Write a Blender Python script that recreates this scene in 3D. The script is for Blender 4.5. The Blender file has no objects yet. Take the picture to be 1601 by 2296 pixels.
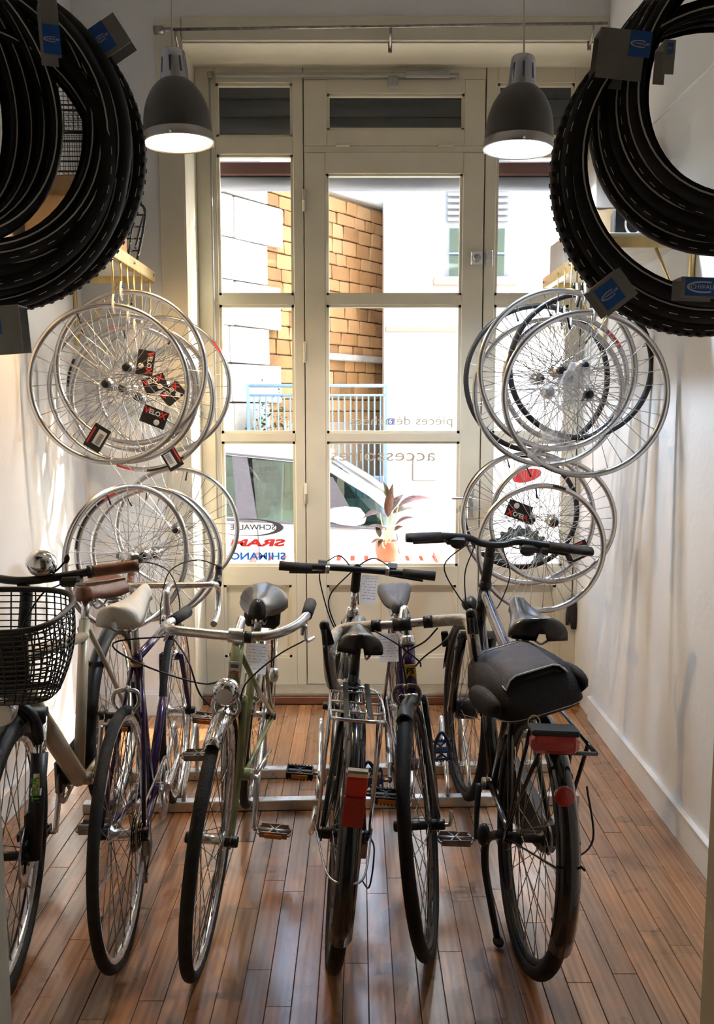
import bpy, math, random
from mathutils import Matrix, Vector, noise as mnoise
random.seed(7)
PI = math.pi
SC = bpy.context.scene
COL = SC.collection
# ------------------------------------------------------------------ camera
FPX, CX, CY, HC, YV = 1950.0, 803.0, 1148.0, 1.5, 920.0
PITCH = math.atan((CY-YV)/FPX); _c, _s = math.cos(PITCH), math.sin(PITCH)
cam = bpy.data.cameras.new('camera'); camo = bpy.data.objects.new('camera', cam); COL.objects.link(camo)
cam.sensor_fit = 'VERTICAL'; cam.sensor_height = 24.0; cam.lens = FPX/2296*24.0
cam.shift_x = -2.5/2296; cam.clip_start = 0.02; cam.clip_end = 200
camo.location = (0, 0, HC); camo.rotation_euler = (PI/2-PITCH, 0, 0)
SC.camera = camo
# ------------------------------------------------------------------ world, sun, exposure
wd = bpy.data.worlds.new('sky'); SC.world = wd; wd.use_nodes = True
_n = wd.node_tree.nodes; _n.clear()
_o = _n.new('ShaderNodeOutputWorld'); _b = _n.new('ShaderNodeBackground'); _t = _n.new('ShaderNodeTexSky')
_t.sky_type = 'NISHITA'; _t.sun_disc = False; _t.sun_elevation = math.radians(40); _t.sun_rotation = math.radians(60)
_t.air_density = 1.0; _t.dust_density = 3.0; _t.ozone_density = 1.0
_b.inputs[1].default_value = 1.9
wd.node_tree.links.new(_t.outputs[0], _b.inputs[0]); wd.node_tree.links.new(_b.outputs[0], _o.inputs[0])
sun = bpy.data.lights.new('sun', 'SUN'); suno = bpy.data.objects.new('sun', sun); COL.objects.link(suno)
sun.energy = 14.0; sun.angle = math.radians(0.6); sun.color = (1.0, 0.93, 0.82)
SUN_DIR = Vector((-0.78, -0.42, -0.62)).normalized()
suno.location = (6, 9, 9); suno.rotation_euler = SUN_DIR.to_track_quat('-Z', 'Y').to_euler()
SC.view_settings.view_transform = 'Standard'; SC.view_settings.look = 'None'
SC.view_settings.exposure = 0.15; SC.view_settings.gamma = 1.0; SC.view_settings.use_curve_mapping = False

# ------------------------------------------------------------------ helpers
def at(x, y, d):
    """photo pixel and distance along the lens axis -> world point"""
    a, b = (x-CX)/FPX*d, (y-CY)/FPX*d
    return Vector((a, d*_c-b*_s, HC-d*_s-b*_c))

def atY(x, y, Y):
    p = at(x, y, 1.0); t = Y/p.y; return Vector((p.x*t, Y, HC+(p.z-HC)*t))

def V(*a): return Vector(a)

def catmull(pts, n=8, closed=False):
    pts = [Vector(p) for p in pts]; out = []; m = len(pts)
    rng = range(m) if closed else range(m-1)
    for i in rng:
        if closed: p0, p1, p2, p3 = pts[i-1], pts[i], pts[(i+1) % m], pts[(i+2) % m]
        else:
            p1, p2 = pts[i], pts[i+1]
            p0 = pts[i-1] if i > 0 else p1*2-p2
            p3 = pts[i+2] if i+2 < m else p2*2-p1
        for k in range(n):
            t = k/n
            out.append(0.5*((2*p1)+(p2-p0)*t+(2*p0-5*p1+4*p2-p3)*t*t+(3*p1-p0-3*p2+p3)*t**3))
    if not closed: out.append(pts[-1])
    return out

class MB:
    """collects shapes of ONE piece"""
    def __init__(s): s.v = []; s.f = []; s.sm = []; s.mi = []; s.cur = 0
    def add(s, v, f, smooth=False, M=None):
        o = len(s.v)
        s.v += [tuple(M @ Vector(p)) if M is not None else tuple(p) for p in v]
        for q in f: s.f.append([i+o for i in q]); s.sm.append(smooth); s.mi.append(s.cur)
        return s
    def box(s, c, size, M=None, bev=0.0):
        x, y, z = [k/2 for k in size]; c = Vector(c)
        if bev <= 0:
            v = [c+Vector((i*x, j*y, k*z)) for i in (-1, 1) for j in (-1, 1) for k in (-1, 1)]
            f = [(0, 1, 3, 2), (4, 6, 7, 5), (0, 4, 5, 1), (2, 3, 7, 6), (0, 2, 6, 4), (1, 5, 7, 3)]
            return s.add(v, f, False, M)
        b = min(bev, x*.99, y*.99, z*.99); v = []; idx = {}
        for i in (-1, 1):
            for j in (-1, 1):
                for k in (-1, 1):
                    for a in range(3):
                        p = [i*(x-b), j*(y-b), k*(z-b)]; p[a] = (i, j, k)[a]*(x, y, z)[a]
                        idx[(i, j, k, a)] = len(v); v.append(c+Vector(p))
        f = []
        I = lambda i, j, k, a: idx[(i, j, k, a)]
        for q in (-1, 1):
            f.append([I(q, -1, -1, 0), I(q, 1, -1, 0), I(q, 1, 1, 0), I(q, -1, 1, 0)][::q])
            f.append([I(-1, q, -1, 1), I(-1, q, 1, 1), I(1, q, 1, 1), I(1, q, -1, 1)][::q])
            f.append([I(-1, -1, q, 2), I(1, -1, q, 2), I(1, 1, q, 2), I(-1, 1, q, 2)][::q])
        for i in (-1, 1):
            for j in (-1, 1):
                e = i*j
                f.append([I(i, j, -1, 0), I(i, j, -1, 1), I(i, j, 1, 1), I(i, j, 1, 0)][::e])
                f.append([I(-1, i, j, 1), I(-1, i, j, 2), I(1, i, j, 2), I(1, i, j, 1)][::e])
                f.append([I(j, -1, i, 2), I(j, -1, i, 0), I(j, 1, i, 0), I(j, 1, i, 2)][::e])
                for k in (-1, 1): f.append([I(i, j, k, 0), I(i, j, k, 1), I(i, j, k, 2)][::i*j*k])
        return s.add(v, f, False, M)
    def tube(s, pts, r, n=8, closed=False, caps=True, M=None, sq=None, smooth=True):
        """sweep; r number or list; sq=(a,b) flattens the section (a sideways, b upwards)"""
        pts = [Vector(p) for p in pts]; m = len(pts)
        rr = r if isinstance(r, (list, tuple)) else [r]*m
        if len(rr) != m: rr = [rr[0]+(rr[-1]-rr[0])*i/(m-1) for i in range(m)]
        tan = []
        for i in range(m):
            if closed: t = pts[(i+1) % m]-pts[i-1]
            else: t = pts[min(i+1, m-1)]-pts[max(i-1, 0)]
            tan.append(t.normalized() if t.length > 1e-9 else Vector((0, 0, 1)))
        ref = Vector((0, 0, 1)) if abs(tan[0].z) < .9 else Vector((1, 0, 0))
        nv = (ref-tan[0]*ref.dot(tan[0])).normalized(); v = []
        for i in range(m):
            nv = (nv-tan[i]*nv.dot(tan[i])); nv = nv.normalized() if nv.length > 1e-6 else tan[i].orthogonal().normalized()
            bv = tan[i].cross(nv)
            a, b = sq or (1, 1)
            for k in range(n):
                w = 2*PI*k/n
                v.append(pts[i]+nv*math.cos(w)*rr[i]*b+bv*math.sin(w)*rr[i]*a)
        f = []
        for i in range(m if closed else m-1):
            j = (i+1) % m
            for k in range(n): f.append((i*n+k, i*n+(k+1) % n, j*n+(k+1) % n, j*n+k))
        s.add(v, f, smooth, M)
        if caps and not closed:
            o = len(s.v)-m*n
            s.f.append([o+k for k in range(n)][::-1]); s.sm.append(False); s.mi.append(s.cur)
            s.f.append([o+(m-1)*n+k for k in range(n)]); s.sm.append(False); s.mi.append(s.cur)
        return s
    def lathe(s, prof, n=24, M=None, closed=False, smooth=True, a0=0.0, a1=2*PI):
        """prof: list of (radius, height) about Z; closed joins the profile ends"""
        full = abs(a1-a0-2*PI) < 1e-6; m = len(prof); v = []; cnt = n if full else n+1
        for k in range(cnt):
            w = a0+(a1-a0)*k/n
            for (r, z) in prof: v.append((r*math.cos(w), r*math.sin(w), z))
        f = []
        for k in range(n):
            k2 = (k+1) % cnt
            for i in range(m if closed else m-1):
                j = (i+1) % m
                f.append((k*m+i, k2*m+i, k2*m+j, k*m+j))
        return s.add(v, f, smooth, M)
    def ball(s, c, r, n=12, m=8, sc=(1, 1, 1), M=None):
        prof = [(max(1e-4, r*math.sin(PI*i/m)), -r*math.cos(PI*i/m)) for i in range(m+1)]
        T = Matrix.Translation(c) @ Matrix.Diagonal((*sc, 1))
        return s.lathe(prof, n, (M @ T) if M is not None else T)
    def loft(s, rings, closed_ring=True, caps=True, smooth=True, M=None):
        n = len(rings[0]); v = [p for r in rings for p in r]; f = []
        for i in range(len(rings)-1):
            for k in range(n if closed_ring else n-1):
                k2 = (k+1) % n
                f.append((i*n+k, i*n+k2, (i+1)*n+k2, (i+1)*n+k))
        if caps and closed_ring:
            f.append(list(range(n))[::-1]); f.append([(len(rings)-1)*n+k for k in range(n)])
        return s.add(v, f, smooth, M)
    def prism(s, outline, y0, y1, M=None, bend=None):
        """outline (x,z) extruded along y"""
        n = len(outline)
        v = [(x, y0, z) for x, z in outline]+[(x, y1, z) for x, z in outline]
        f = [list(range(n)), [n+k for k in range(n)][::-1]]
        for k in range(n): f.append((k, n+k, n+(k+1) % n, (k+1) % n))
        return s.add(v, f, False, M)
    def text(s, body, size, M, ext=0.0008, shear=0.0, bold=0.0):
        cu = bpy.data.curves.new('t', 'FONT'); cu.body = body; cu.size = size; cu.align_x = 'CENTER'; cu.align_y = 'CENTER'
        cu.extrude = ext; cu.shear = shear; cu.offset = bold; cu.resolution_u = 3
        ob = bpy.data.objects.new('t', cu); COL.objects.link(ob)
        dg = bpy.context.evaluated_depsgraph_get()
        me = bpy.data.meshes.new_from_object(ob.evaluated_get(dg))
        s.add([tuple(v.co) for v in me.vertices], [list(p.vertices) for p in me.polygons], False, M)
        bpy.data.objects.remove(ob); bpy.data.curves.remove(cu); bpy.data.meshes.remove(me)
        return s
    def xf(s, M): s.v = [tuple(M @ Vector(p)) for p in s.v]; return s
    def mesh(s, name, mat):
        me = bpy.data.meshes.new(name); me.from_pydata(s.v, [], s.f)
        for m in (mat if isinstance(mat, (list, tuple)) else [mat]): me.materials.append(m)
        me.polygons.foreach_set('use_smooth', s.sm)
        if any(s.mi): me.polygons.foreach_set('material_index', s.mi)
        me.validate(); me.update(); return me
    def build(s, name, mat, parent=None, M=None, **kw):
        return link(name, s.mesh(name, mat), parent, M, **kw)

def link(name, data, parent=None, M=None, label=None, cat=None, group=None, kind=None):
    o = bpy.data.objects.new(name, data); COL.objects.link(o)
    if parent is not None: o.parent = parent
    if M is not None: o.matrix_basis = M
    return tag(o, label, cat, group, kind)
def tag(o, label=None, cat=None, group=None, kind=None):
    for k, v in (('label', label), ('category', cat), ('group', group), ('kind', kind)):
        if v: o[k] = v
    return o
def thing(name, label, cat, M=None, group=None): return link(name, None, None, M, label, cat, group)
def T(x, y, z): return Matrix.Translation((x, y, z))
def R(a, ax): return Matrix.Rotation(math.radians(a), 4, ax)
def frame_m(o, x, y, z):
    M = Matrix.Identity(4)
    for i in range(3): M[i][0], M[i][1], M[i][2], M[i][3] = x[i], y[i], z[i], o[i]
    return M
def axis_m(p, d):
    """matrix taking +Z to direction d at p"""
    return Matrix.Translation(p) @ Vector(d).to_track_quat('Z', 'Y').to_matrix().to_4x4()

# ------------------------------------------------------------------ materials
def mat(name, col, rough=.5, metal=0., var=.0, scale=8., bump=0., bscale=60., spec=.5, coat=0., emit=None, es=0., alpha=1., trans=0., aniso=None, rvar=0.):
    m = bpy.data.materials.new(name); m.use_nodes = True; nt = m.node_tree; b = nt.nodes['Principled BSDF']
    b.inputs['Base Color'].default_value = (*col, 1); b.inputs['Roughness'].default_value = rough
    b.inputs['Metallic'].default_value = metal; b.inputs['Specular IOR Level'].default_value = spec
    b.inputs['Coat Weight'].default_value = coat; b.inputs['Transmission Weight'].default_value = trans
    if alpha < 1: b.inputs['Alpha'].default_value = alpha
    if emit: b.inputs['Emission Color'].default_value = (*emit, 1); b.inputs['Emission Strength'].default_value = es
    tc = nt.nodes.new('ShaderNodeTexCoord')
    if var > 0 or rvar > 0:
        n = nt.nodes.new('ShaderNodeTexNoise'); n.inputs['Scale'].default_value = scale; n.inputs['Detail'].default_value = 4
        nt.links.new(tc.outputs['Object'], n.inputs['Vector'])
        if var > 0:
            r = nt.nodes.new('ShaderNodeValToRGB')
            r.color_ramp.elements[0].position = .3; r.color_ramp.elements[1].position = .7
            r.color_ramp.elements[0].color = (*[max(0, k*(1-var)) for k in col], 1)
            r.color_ramp.elements[1].color = (*[min(1, k*(1+var)) for k in col], 1)
            nt.links.new(n.outputs['Fac'], r.inputs['Fac']); nt.links.new(r.outputs['Color'], b.inputs['Base Color'])
        if rvar > 0:
            mr = nt.nodes.new('ShaderNodeMapRange'); mr.inputs['To Min'].default_value = max(.02, rough-rvar); mr.inputs['To Max'].default_value = min(1, rough+rvar)
            nt.links.new(n.outputs['Fac'], mr.inputs['Value']); nt.links.new(mr.outputs['Result'], b.inputs['Roughness'])
    if bump > 0:
        n2 = nt.nodes.new('ShaderNodeTexNoise'); n2.inputs['Scale'].default_value = bscale; n2.inputs['Detail'].default_value = 3
        bp = nt.nodes.new('ShaderNodeBump'); bp.inputs['Strength'].default_value = bump; bp.inputs['Distance'].default_value = .01
        nt.links.new(tc.outputs['Object'], n2.inputs['Vector']); nt.links.new(n2.outputs['Fac'], bp.inputs['Height'])
        nt.links.new(bp.outputs['Normal'], b.inputs['Normal'])
    return m

M_ = {}
M_['wall'] = mat('wall_paint_white', (.79, .80, .805), .75, var=.035, scale=3, bump=.12, bscale=35)
M_['ceil'] = mat('ceiling_paint', (.78, .77, .73), .8, var=.03, scale=2)
M_['cream'] = mat('cream_gloss_paint', (.70, .66, .53), .45, var=.04, scale=6, bump=.06, bscale=25)
M_['jamb'] = mat('jamb_paint', (.50, .47, .36), .55, var=.08, scale=14, bump=.15, bscale=40)
M_['rail'] = mat('brass_zinc_steel', (.72, .56, .26), .32, 1., var=.12, scale=20)
M_['galv'] = mat('galvanised_steel', (.62, .65, .68), .30, 1., var=.15, scale=30, rvar=.1)
M_['chrome'] = mat('chrome', (.85, .85, .86), .08, 1.)
M_['alu'] = mat('brushed_aluminium', (.74, .74, .75), .27, 1., var=.06, scale=25, rvar=.07)
M_['alub'] = mat('bright_aluminium_rim', (.64, .64, .64), .26, 1., var=.05, scale=20)
M_['steel'] = mat('spoke_steel', (.52, .52, .53), .25, 1.)
M_['dsteel'] = mat('dirty_steel', (.33, .31, .29), .42, 1., var=.3, scale=40)
M_['rubber'] = mat('tyre_rubber', (.012, .012, .013), .68, var=.2, scale=40, bump=.2, bscale=220, spec=.3)
M_['rubber2'] = mat('worn_tyre_rubber', (.026, .025, .024), .78, var=.3, scale=30, bump=.25, bscale=200, spec=.3)
M_['blk'] = mat('black_plastic', (.011, .011, .012), .40, var=.2, scale=30, spec=.4)
M_['blkm'] = mat('matt_black_grip', (.012, .012, .013), .7, bump=.2, bscale=300)
M_['blkp'] = mat('black_gloss_paint', (.010, .011, .014), .16, coat=.6)
M_['navy'] = mat('navy_metallic_paint', (.012, .016, .045), .16, .3, coat=.8)
M_['purple'] = mat('dark_purple_metallic', (.035, .014, .075), .22, .4, coat=.7, var=.2, scale=10)
M_['gold'] = mat('gold_lug_lining', (.75, .50, .18), .25, 1.)
M_['olive'] = mat('olive_green_paint', (.27, .28, .12), .33, .2, coat=.4, var=.15, scale=25)
M_['champ'] = mat('champagne_frame_paint', (.40, .36, .27), .36, .35, var=.08, scale=14)
M_['dgreen'] = mat('dark_green_paint', (.012, .022, .018), .2, coat=.6)
M_['brown'] = mat('brown_leather', (.13, .045, .022), .34, var=.25, scale=25, bump=.12, bscale=90)
M_['grip'] = mat('brown_leather_grip', (.17, .065, .028), .45, var=.25, scale=40, bump=.2, bscale=120)
M_['whitel'] = mat('worn_white_leather', (.74, .70, .60), .42, var=.10, scale=25, bump=.08, bscale=90)
M_['blkl'] = mat('black_leather', (.022, .021, .021), .27, var=.25, scale=25, bump=.05, bscale=80)
M_['blkg'] = mat('grey_saddle_cover', (.075, .075, .082), .55, var=.2, scale=30)
M_['pinkc'] = mat('magenta_cable', (.45, .02, .18), .4)
M_['tape'] = mat('grubby_white_bar_tape', (.60, .55, .45), .6, var=.22, scale=50, bump=.4, bscale=90)
M_['red'] = mat('red_reflector', (.45, .012, .012), .18, coat=.6, bump=.3, bscale=240)
M_['orange'] = mat('amber_reflector', (.62, .17, .015), .25, coat=.5, bump=.3, bscale=240)
M_['redp'] = mat('red_paint', (.65, .05, .035), .4, var=.08)
M_['fabric'] = mat('black_nylon', (.017, .016, .020), .78, var=.2, scale=60, bump=.35, bscale=260)
M_['fabric2'] = mat('charcoal_nylon_flap', (.075, .070, .080), .75, var=.15, scale=30, bump=.3, bscale=260)
M_['piping'] = mat('grey_reflective_piping', (.62, .62, .62), .4)
M_['paper'] = mat('white_paper', (.80, .80, .84), .8, var=.03, scale=30)
def paper_mat():
    m = bpy.data.materials.new('thin_white_paper'); m.use_nodes = True; nt = m.node_tree; nt.nodes.clear(); N = nt.nodes.new
    o = N('ShaderNodeOutputMaterial'); mx = N('ShaderNodeMixShader'); d = N('ShaderNodeBsdfDiffuse'); t = N('ShaderNodeBsdfTranslucent'); n = N('ShaderNodeTexNoise'); n.inputs['Scale'].default_value = 30
    r = N('ShaderNodeValToRGB'); r.color_ramp.elements[0].color = (.80, .80, .85, 1); r.color_ramp.elements[1].color = (.88, .88, .92, 1)
    L = nt.links.new; L(n.outputs['Fac'], r.inputs['Fac']); L(r.outputs[0], d.inputs[0]); L(r.outputs[0], t.inputs[0]); mx.inputs[0].default_value = .68
    L(d.outputs[0], mx.inputs[1]); L(t.outputs[0], mx.inputs[2]); L(mx.outputs[0], o.inputs[0]); return m
M_['paper'] = paper_mat()
M_['ink'] = mat('blue_ink', (.10, .12, .30), .7)
M_['carton'] = mat('brown_cardboard', (.36, .24, .13), .8, var=.1, scale=12, bump=.1, bscale=60)
M_['carton2'] = mat('grey_cardboard', (.50, .45, .40), .8, var=.08, scale=12)
M_['tagb'] = mat('tag_black_card', (.015, .013, .013), .45)
M_['tagr'] = mat('tag_red_print', (.70, .05, .04), .45)
M_['tagw'] = mat('tag_white_print', (.82, .80, .76), .5)
M_['cardg'] = mat('grey_tyre_card', (.30, .30, .29), .5, var=.08, scale=20)
M_['cardb'] = mat('blue_tyre_card', (.02, .13, .55), .45)
M_['stripe'] = mat('reflective_stripe', (.60, .60, .60), .45)
M_['lshade'] = mat('lamp_shade_enamel', (.055, .050, .047), .42, var=.1, scale=12)
M_['lin'] = mat('lamp_inner_white', (.88, .87, .84), .4)
M_['lneck'] = mat('lamp_neck_chrome', (.40, .42, .46), .14, 1.)
M_['gpaint'] = mat('grey_metal_paint', (.36, .36, .35), .45, var=.08)
M_['lring'] = mat('lamp_ring_metal', (.42, .41, .39), .35, 1.)
M_['cord'] = mat('pale_cord', (.55, .52, .44), .6)
M_['cable'] = mat('black_cable', (.010, .010, .011), .45)
M_['wire'] = mat('silver_wire', (.75, .75, .75), .3, 1.)
M_['terra'] = mat('terracotta_pot', (.36, .12, .065), .75, var=.12, scale=12, bump=.35, bscale=45)
M_['soil'] = mat('soil', (.05, .03, .02), .95)
M_['stem'] = mat('pink_stem', (.50, .40, .25), .5)
M_['vgrey'] = mat('polybag', (.80, .82, .85), .12, alpha=.28)
M_['asph'] = mat('pale_street', (.52, .51, .50), .85, var=.08, scale=5, bump=.2, bscale=60)
M_['kerb'] = mat('pale_kerb_stone', (.66, .64, .60), .8, var=.08, scale=8)
M_['facade'] = mat('white_render_facade', (.86, .83, .77), .85, var=.03, scale=3)
M_['facadeline'] = mat('ledge_stone', (.30, .25, .20), .8)
M_['shut'] = mat('grey_louvre_paint', (.22, .23, .25), .6)
M_['blu'] = mat('pale_blue_railing_paint', (.16, .27, .40), .45)
M_['bluwall'] = mat('blue_grey_gate', (.17, .20, .26), .7, var=.05)
M_['carp'] = mat('white_car_paint', (.50, .48, .50), .25, coat=.6)
M_['carg'] = mat('car_grey_plastic', (.07, .065, .08), .5)
M_['carin'] = mat('car_interior', (.045, .045, .045), .7)
M_['shutter'] = mat('dark_roller_shutter', (.075, .08, .08), .5, .2, var=.1)
M_['awn'] = mat('brown_awning_case', (.09, .035, .03), .6)
M_['awn2'] = mat('pale_blue_awning_tube', (.26, .28, .34), .5)
M_['mortar'] = mat('lime_mortar', (.27, .19, .12), .9, var=.12, scale=14, bump=.3, bscale=50)
M_['threshold'] = mat('brown_threshold', (.17, .06, .03), .45, var=.15, scale=12)
M_['lip'] = mat('grey_sill', (.30, .27, .22), .6, var=.15, scale=15)
M_['num'] = mat('blue_enamel', (.02, .06, .42), .35)
M_['bluepl'] = mat('dark_blue_plastic', (.012, .03, .08), .4)

def glass_mat(name, tint=(1, 1, 1), refl=.08):
    m = bpy.data.materials.new(name); m.use_nodes = True; nt = m.node_tree; nt.nodes.clear()
    o = nt.nodes.new('ShaderNodeOutputMaterial'); mx = nt.nodes.new('ShaderNodeMixShader')
    tr = nt.nodes.new('ShaderNodeBsdfTransparent'); gl = nt.nodes.new('ShaderNodeBsdfGlossy')
    tr.inputs[0].default_value = (*tint, 1); gl.inputs['Roughness'].default_value = .02
    lw = nt.nodes.new('ShaderNodeLayerWeight'); lw.inputs[0].default_value = .5
    pw = nt.nodes.new('ShaderNodeMath'); pw.operation = 'POWER'; pw.inputs[1].default_value = 5
    mu = nt.nodes.new('ShaderNodeMath'); mu.operation = 'MULTIPLY_ADD'; mu.inputs[1].default_value = .8; mu.inputs[2].default_value = refl*.5
    nt.links.new(lw.outputs['Facing'], pw.inputs[0]); nt.links.new(pw.outputs[0], mu.inputs[0]); nt.links.new(mu.outputs[0], mx.inputs[0])
    nt.links.new(tr.outputs[0], mx.inputs[1]); nt.links.new(gl.outputs[0], mx.inputs[2]); nt.links.new(mx.outputs[0], o.inputs[0])
    return m
M_['glass'] = glass_mat('window_glass', (.97, .98, .97), .05)
M_['cglass'] = glass_mat('green_car_glass', (.48, .64, .57), .10)

def emis(name, col, st):
    m = bpy.data.materials.new(name); m.use_nodes = True; nt = m.node_tree; nt.nodes.clear()
    o = nt.nodes.new('ShaderNodeOutputMaterial'); e = nt.nodes.new('ShaderNodeEmission')
    e.inputs[0].default_value = (*col, 1); e.inputs[1].default_value = st
    nt.links.new(e.outputs[0], o.inputs[0]); return m

def wood_mat():
    m = bpy.data.materials.new('varnished_pine_plank'); m.use_nodes = True; nt = m.node_tree; L = nt.links.new
    N = nt.nodes.new; b = nt.nodes['Principled BSDF']
    geo = N('ShaderNodeNewGeometry'); oi = N('ShaderNodeObjectInfo')
    sep = N('ShaderNodeSeparateXYZ'); L(geo.outputs['Position'], sep.inputs[0])
    mulr = N('ShaderNodeMath'); mulr.operation = 'MULTIPLY'; mulr.inputs[1].default_value = 37.0; L(oi.outputs['Random'], mulr.inputs[0])
    cmb = N('ShaderNodeCombineXYZ')
    sx = N('ShaderNodeMath'); sx.operation = 'MULTIPLY'; sx.inputs[1].default_value = 14.0; L(sep.outputs['X'], sx.inputs[0])
    L(sx.outputs[0], cmb.inputs['X']); L(sep.outputs['Y'], cmb.inputs['Y']); L(mulr.outputs[0], cmb.inputs['Z'])
    n1 = N('ShaderNodeTexNoise'); n1.inputs['Scale'].default_value = 3.2; n1.inputs['Detail'].default_value = 6; n1.inputs['Roughness'].default_value = .6; n1.inputs['Distortion'].default_value = .6
    L(cmb.outputs[0], n1.inputs['Vector'])
    wv = N('ShaderNodeTexWave'); wv.bands_direction = 'X'; wv.inputs['Scale'].default_value = 1.1; wv.inputs['Distortion'].default_value = 7; wv.inputs['Detail'].default_value = 3; wv.inputs['Detail Scale'].default_value = .8
    L(cmb.outputs[0], wv.inputs['Vector'])
    mx = N('ShaderNodeMath'); mx.operation = 'ADD'
    m1 = N('ShaderNodeMath'); m1.operation = 'MULTIPLY'; m1.inputs[1].default_value = .86; L(n1.outputs['Fac'], m1.inputs[0])
    m2 = N('ShaderNodeMath'); m2.operation = 'MULTIPLY'; m2.inputs[1].default_value = .16; L(wv.outputs['Fac'], m2.inputs[0])
    L(m1.outputs[0], mx.inputs[0]); L(m2.outputs[0], mx.inputs[1])
    rp = N('ShaderNodeValToRGB'); e = rp.color_ramp.elements
    e[0].position = .25; e[0].color = (.19, .070, .024, 1); e[1].position = .72; e[1].color = (.50, .235, .088, 1)
    L(mx.outputs[0], rp.inputs['Fac'])
    # each board its own tone
    hsv = N('ShaderNodeHueSaturation'); mr = N('ShaderNodeMapRange'); mr.inputs['To Min'].default_value = .66; mr.inputs['To Max'].default_value = 1.22
    L(oi.outputs['Random'], mr.inputs['Value']); L(mr.outputs[0], hsv.inputs['Value']); L(rp.outputs[0], hsv.inputs['Color'])
    # worn grey traffic patches with a shape of their own
    n2 = N('ShaderNodeTexNoise'); n2.inputs['Scale'].default_value = 1.15; n2.inputs['Detail'].default_value = 5; L(geo.outputs['Position'], n2.inputs['Vector'])
    r2 = N('ShaderNodeValToRGB'); r2.color_ramp.elements[0].position = .44; r2.color_ramp.elements[1].position = .74
    r2.color_ramp.elements[1].color = (.45, .45, .45, 1); r2.color_ramp.elements[0].color = (0, 0, 0, 1)
    L(n2.outputs['Fac'], r2.inputs['Fac'])
    mc = N('ShaderNodeMix'); mc.data_type = 'RGBA'; mc.inputs['B'].default_value = (.20, .165, .135, 1)
    L(r2.outputs[0], mc.inputs['Factor']); L(hsv.outputs[0], mc.inputs['A']); L(mc.outputs['Result'], b.inputs['Base Color'])
    n3 = N('ShaderNodeTexNoise'); n3.inputs['Scale'].default_value = 5; n3.inputs['Detail'].default_value = 4; L(geo.outputs['Position'], n3.inputs['Vector'])
    mr2 = N('ShaderNodeMapRange'); mr2.inputs['From Min'].default_value = .3; mr2.inputs['From Max'].default_value = .7; mr2.inputs['To Min'].default_value = .22; mr2.inputs['To Max'].default_value = .40
    L(n3.outputs['Fac'], mr2.inputs['Value']); L(mr2.outputs[0], b.inputs['Roughness'])
    b.inputs['Specular IOR Level'].default_value = .7; b.inputs['Coat Weight'].default_value = .7; b.inputs['Coat Roughness'].default_value = .16
    bp = N('ShaderNodeBump'); bp.inputs['Strength'].default_value = .12; bp.inputs['Distance'].default_value = .004
    L(mx.outputs[0], bp.inputs['Height']); L(bp.outputs['Normal'], b.inputs['Normal'])
    return m
M_['wood'] = wood_mat()

def stone_mat(name, c0, c1, c2):
    m = bpy.data.materials.new(name); m.use_nodes = True; nt = m.node_tree; L = nt.links.new; N = nt.nodes.new
    b = nt.nodes['Principled BSDF']; b.inputs['Roughness'].default_value = .9
    oi = N('ShaderNodeObjectInfo'); geo = N('ShaderNodeNewGeometry')
    n = N('ShaderNodeTexNoise'); n.inputs['Scale'].default_value = 3.5; n.inputs['Detail'].default_value = 6; L(geo.outputs['Position'], n.inputs['Vector'])
    ad = N('ShaderNodeMath'); ad.operation = 'MULTIPLY_ADD'; ad.inputs[1].default_value = .55; L(oi.outputs['Random'], ad.inputs[0])
    sb = N('ShaderNodeMath'); sb.operation = 'MULTIPLY'; sb.inputs[1].default_value = .6; L(n.outputs['Fac'], sb.inputs[0]); L(sb.outputs[0], ad.inputs[2])
    r = N('ShaderNodeValToRGB'); e = r.color_ramp.elements; e[0].position = .2; e[0].color = (*c0, 1); e[1].position = .85; e[1].color = (*c2, 1)
    k = e.new(.5); k.color = (*c1, 1)
    L(ad.outputs[0], r.inputs['Fac']); L(r.outputs[0], b.inputs['Base Color'])
    n2 = N('ShaderNodeTexNoise'); n2.inputs['Scale'].default_value = 26; n2.inputs['Detail'].default_value = 4; L(geo.outputs['Position'], n2.inputs['Vector'])
    bp = N('ShaderNodeBump'); bp.inputs['Strength'].default_value = .5; bp.inputs['Distance'].default_value = .02
    L(n2.outputs['Fac'], bp.inputs['Height']); L(bp.outputs['Normal'], b.inputs['Normal'])
    return m
M_['stone'] = stone_mat('golden_stone', (.15, .078, .030), (.30, .155, .056), (.37, .215, .095))
M_['quoin'] = stone_mat('pale_quoin_stone', (.20, .19, .17), (.40, .38, .34), (.52, .50, .46))
M_['leaf'] = stone_mat('bronze_leaf', (.045, .040, .010), (.085, .040, .020), (.13, .045, .035)); M_['leaf'].node_tree.nodes['Principled BSDF'].inputs['Roughness'].default_value = .4
M_['green'] = stone_mat('shrub_leaf', (.02, .045, .012), (.045, .085, .025), (.08, .12, .045))

# ================================================================== the room
XL, XR, YF, YW, ZC = -1.30, 1.137, 4.17, 4.45, 3.95
def wallbox(name, x0, x1, y0, y1, z0, z1, m='wall', parent=None):
    b = MB().box(((x0+x1)/2, (y0+y1)/2, (z0+z1)/2), (x1-x0, y1-y0, z1-z0))
    return b.build(name, M_[m], parent, kind=None if parent else 'structure')
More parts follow.
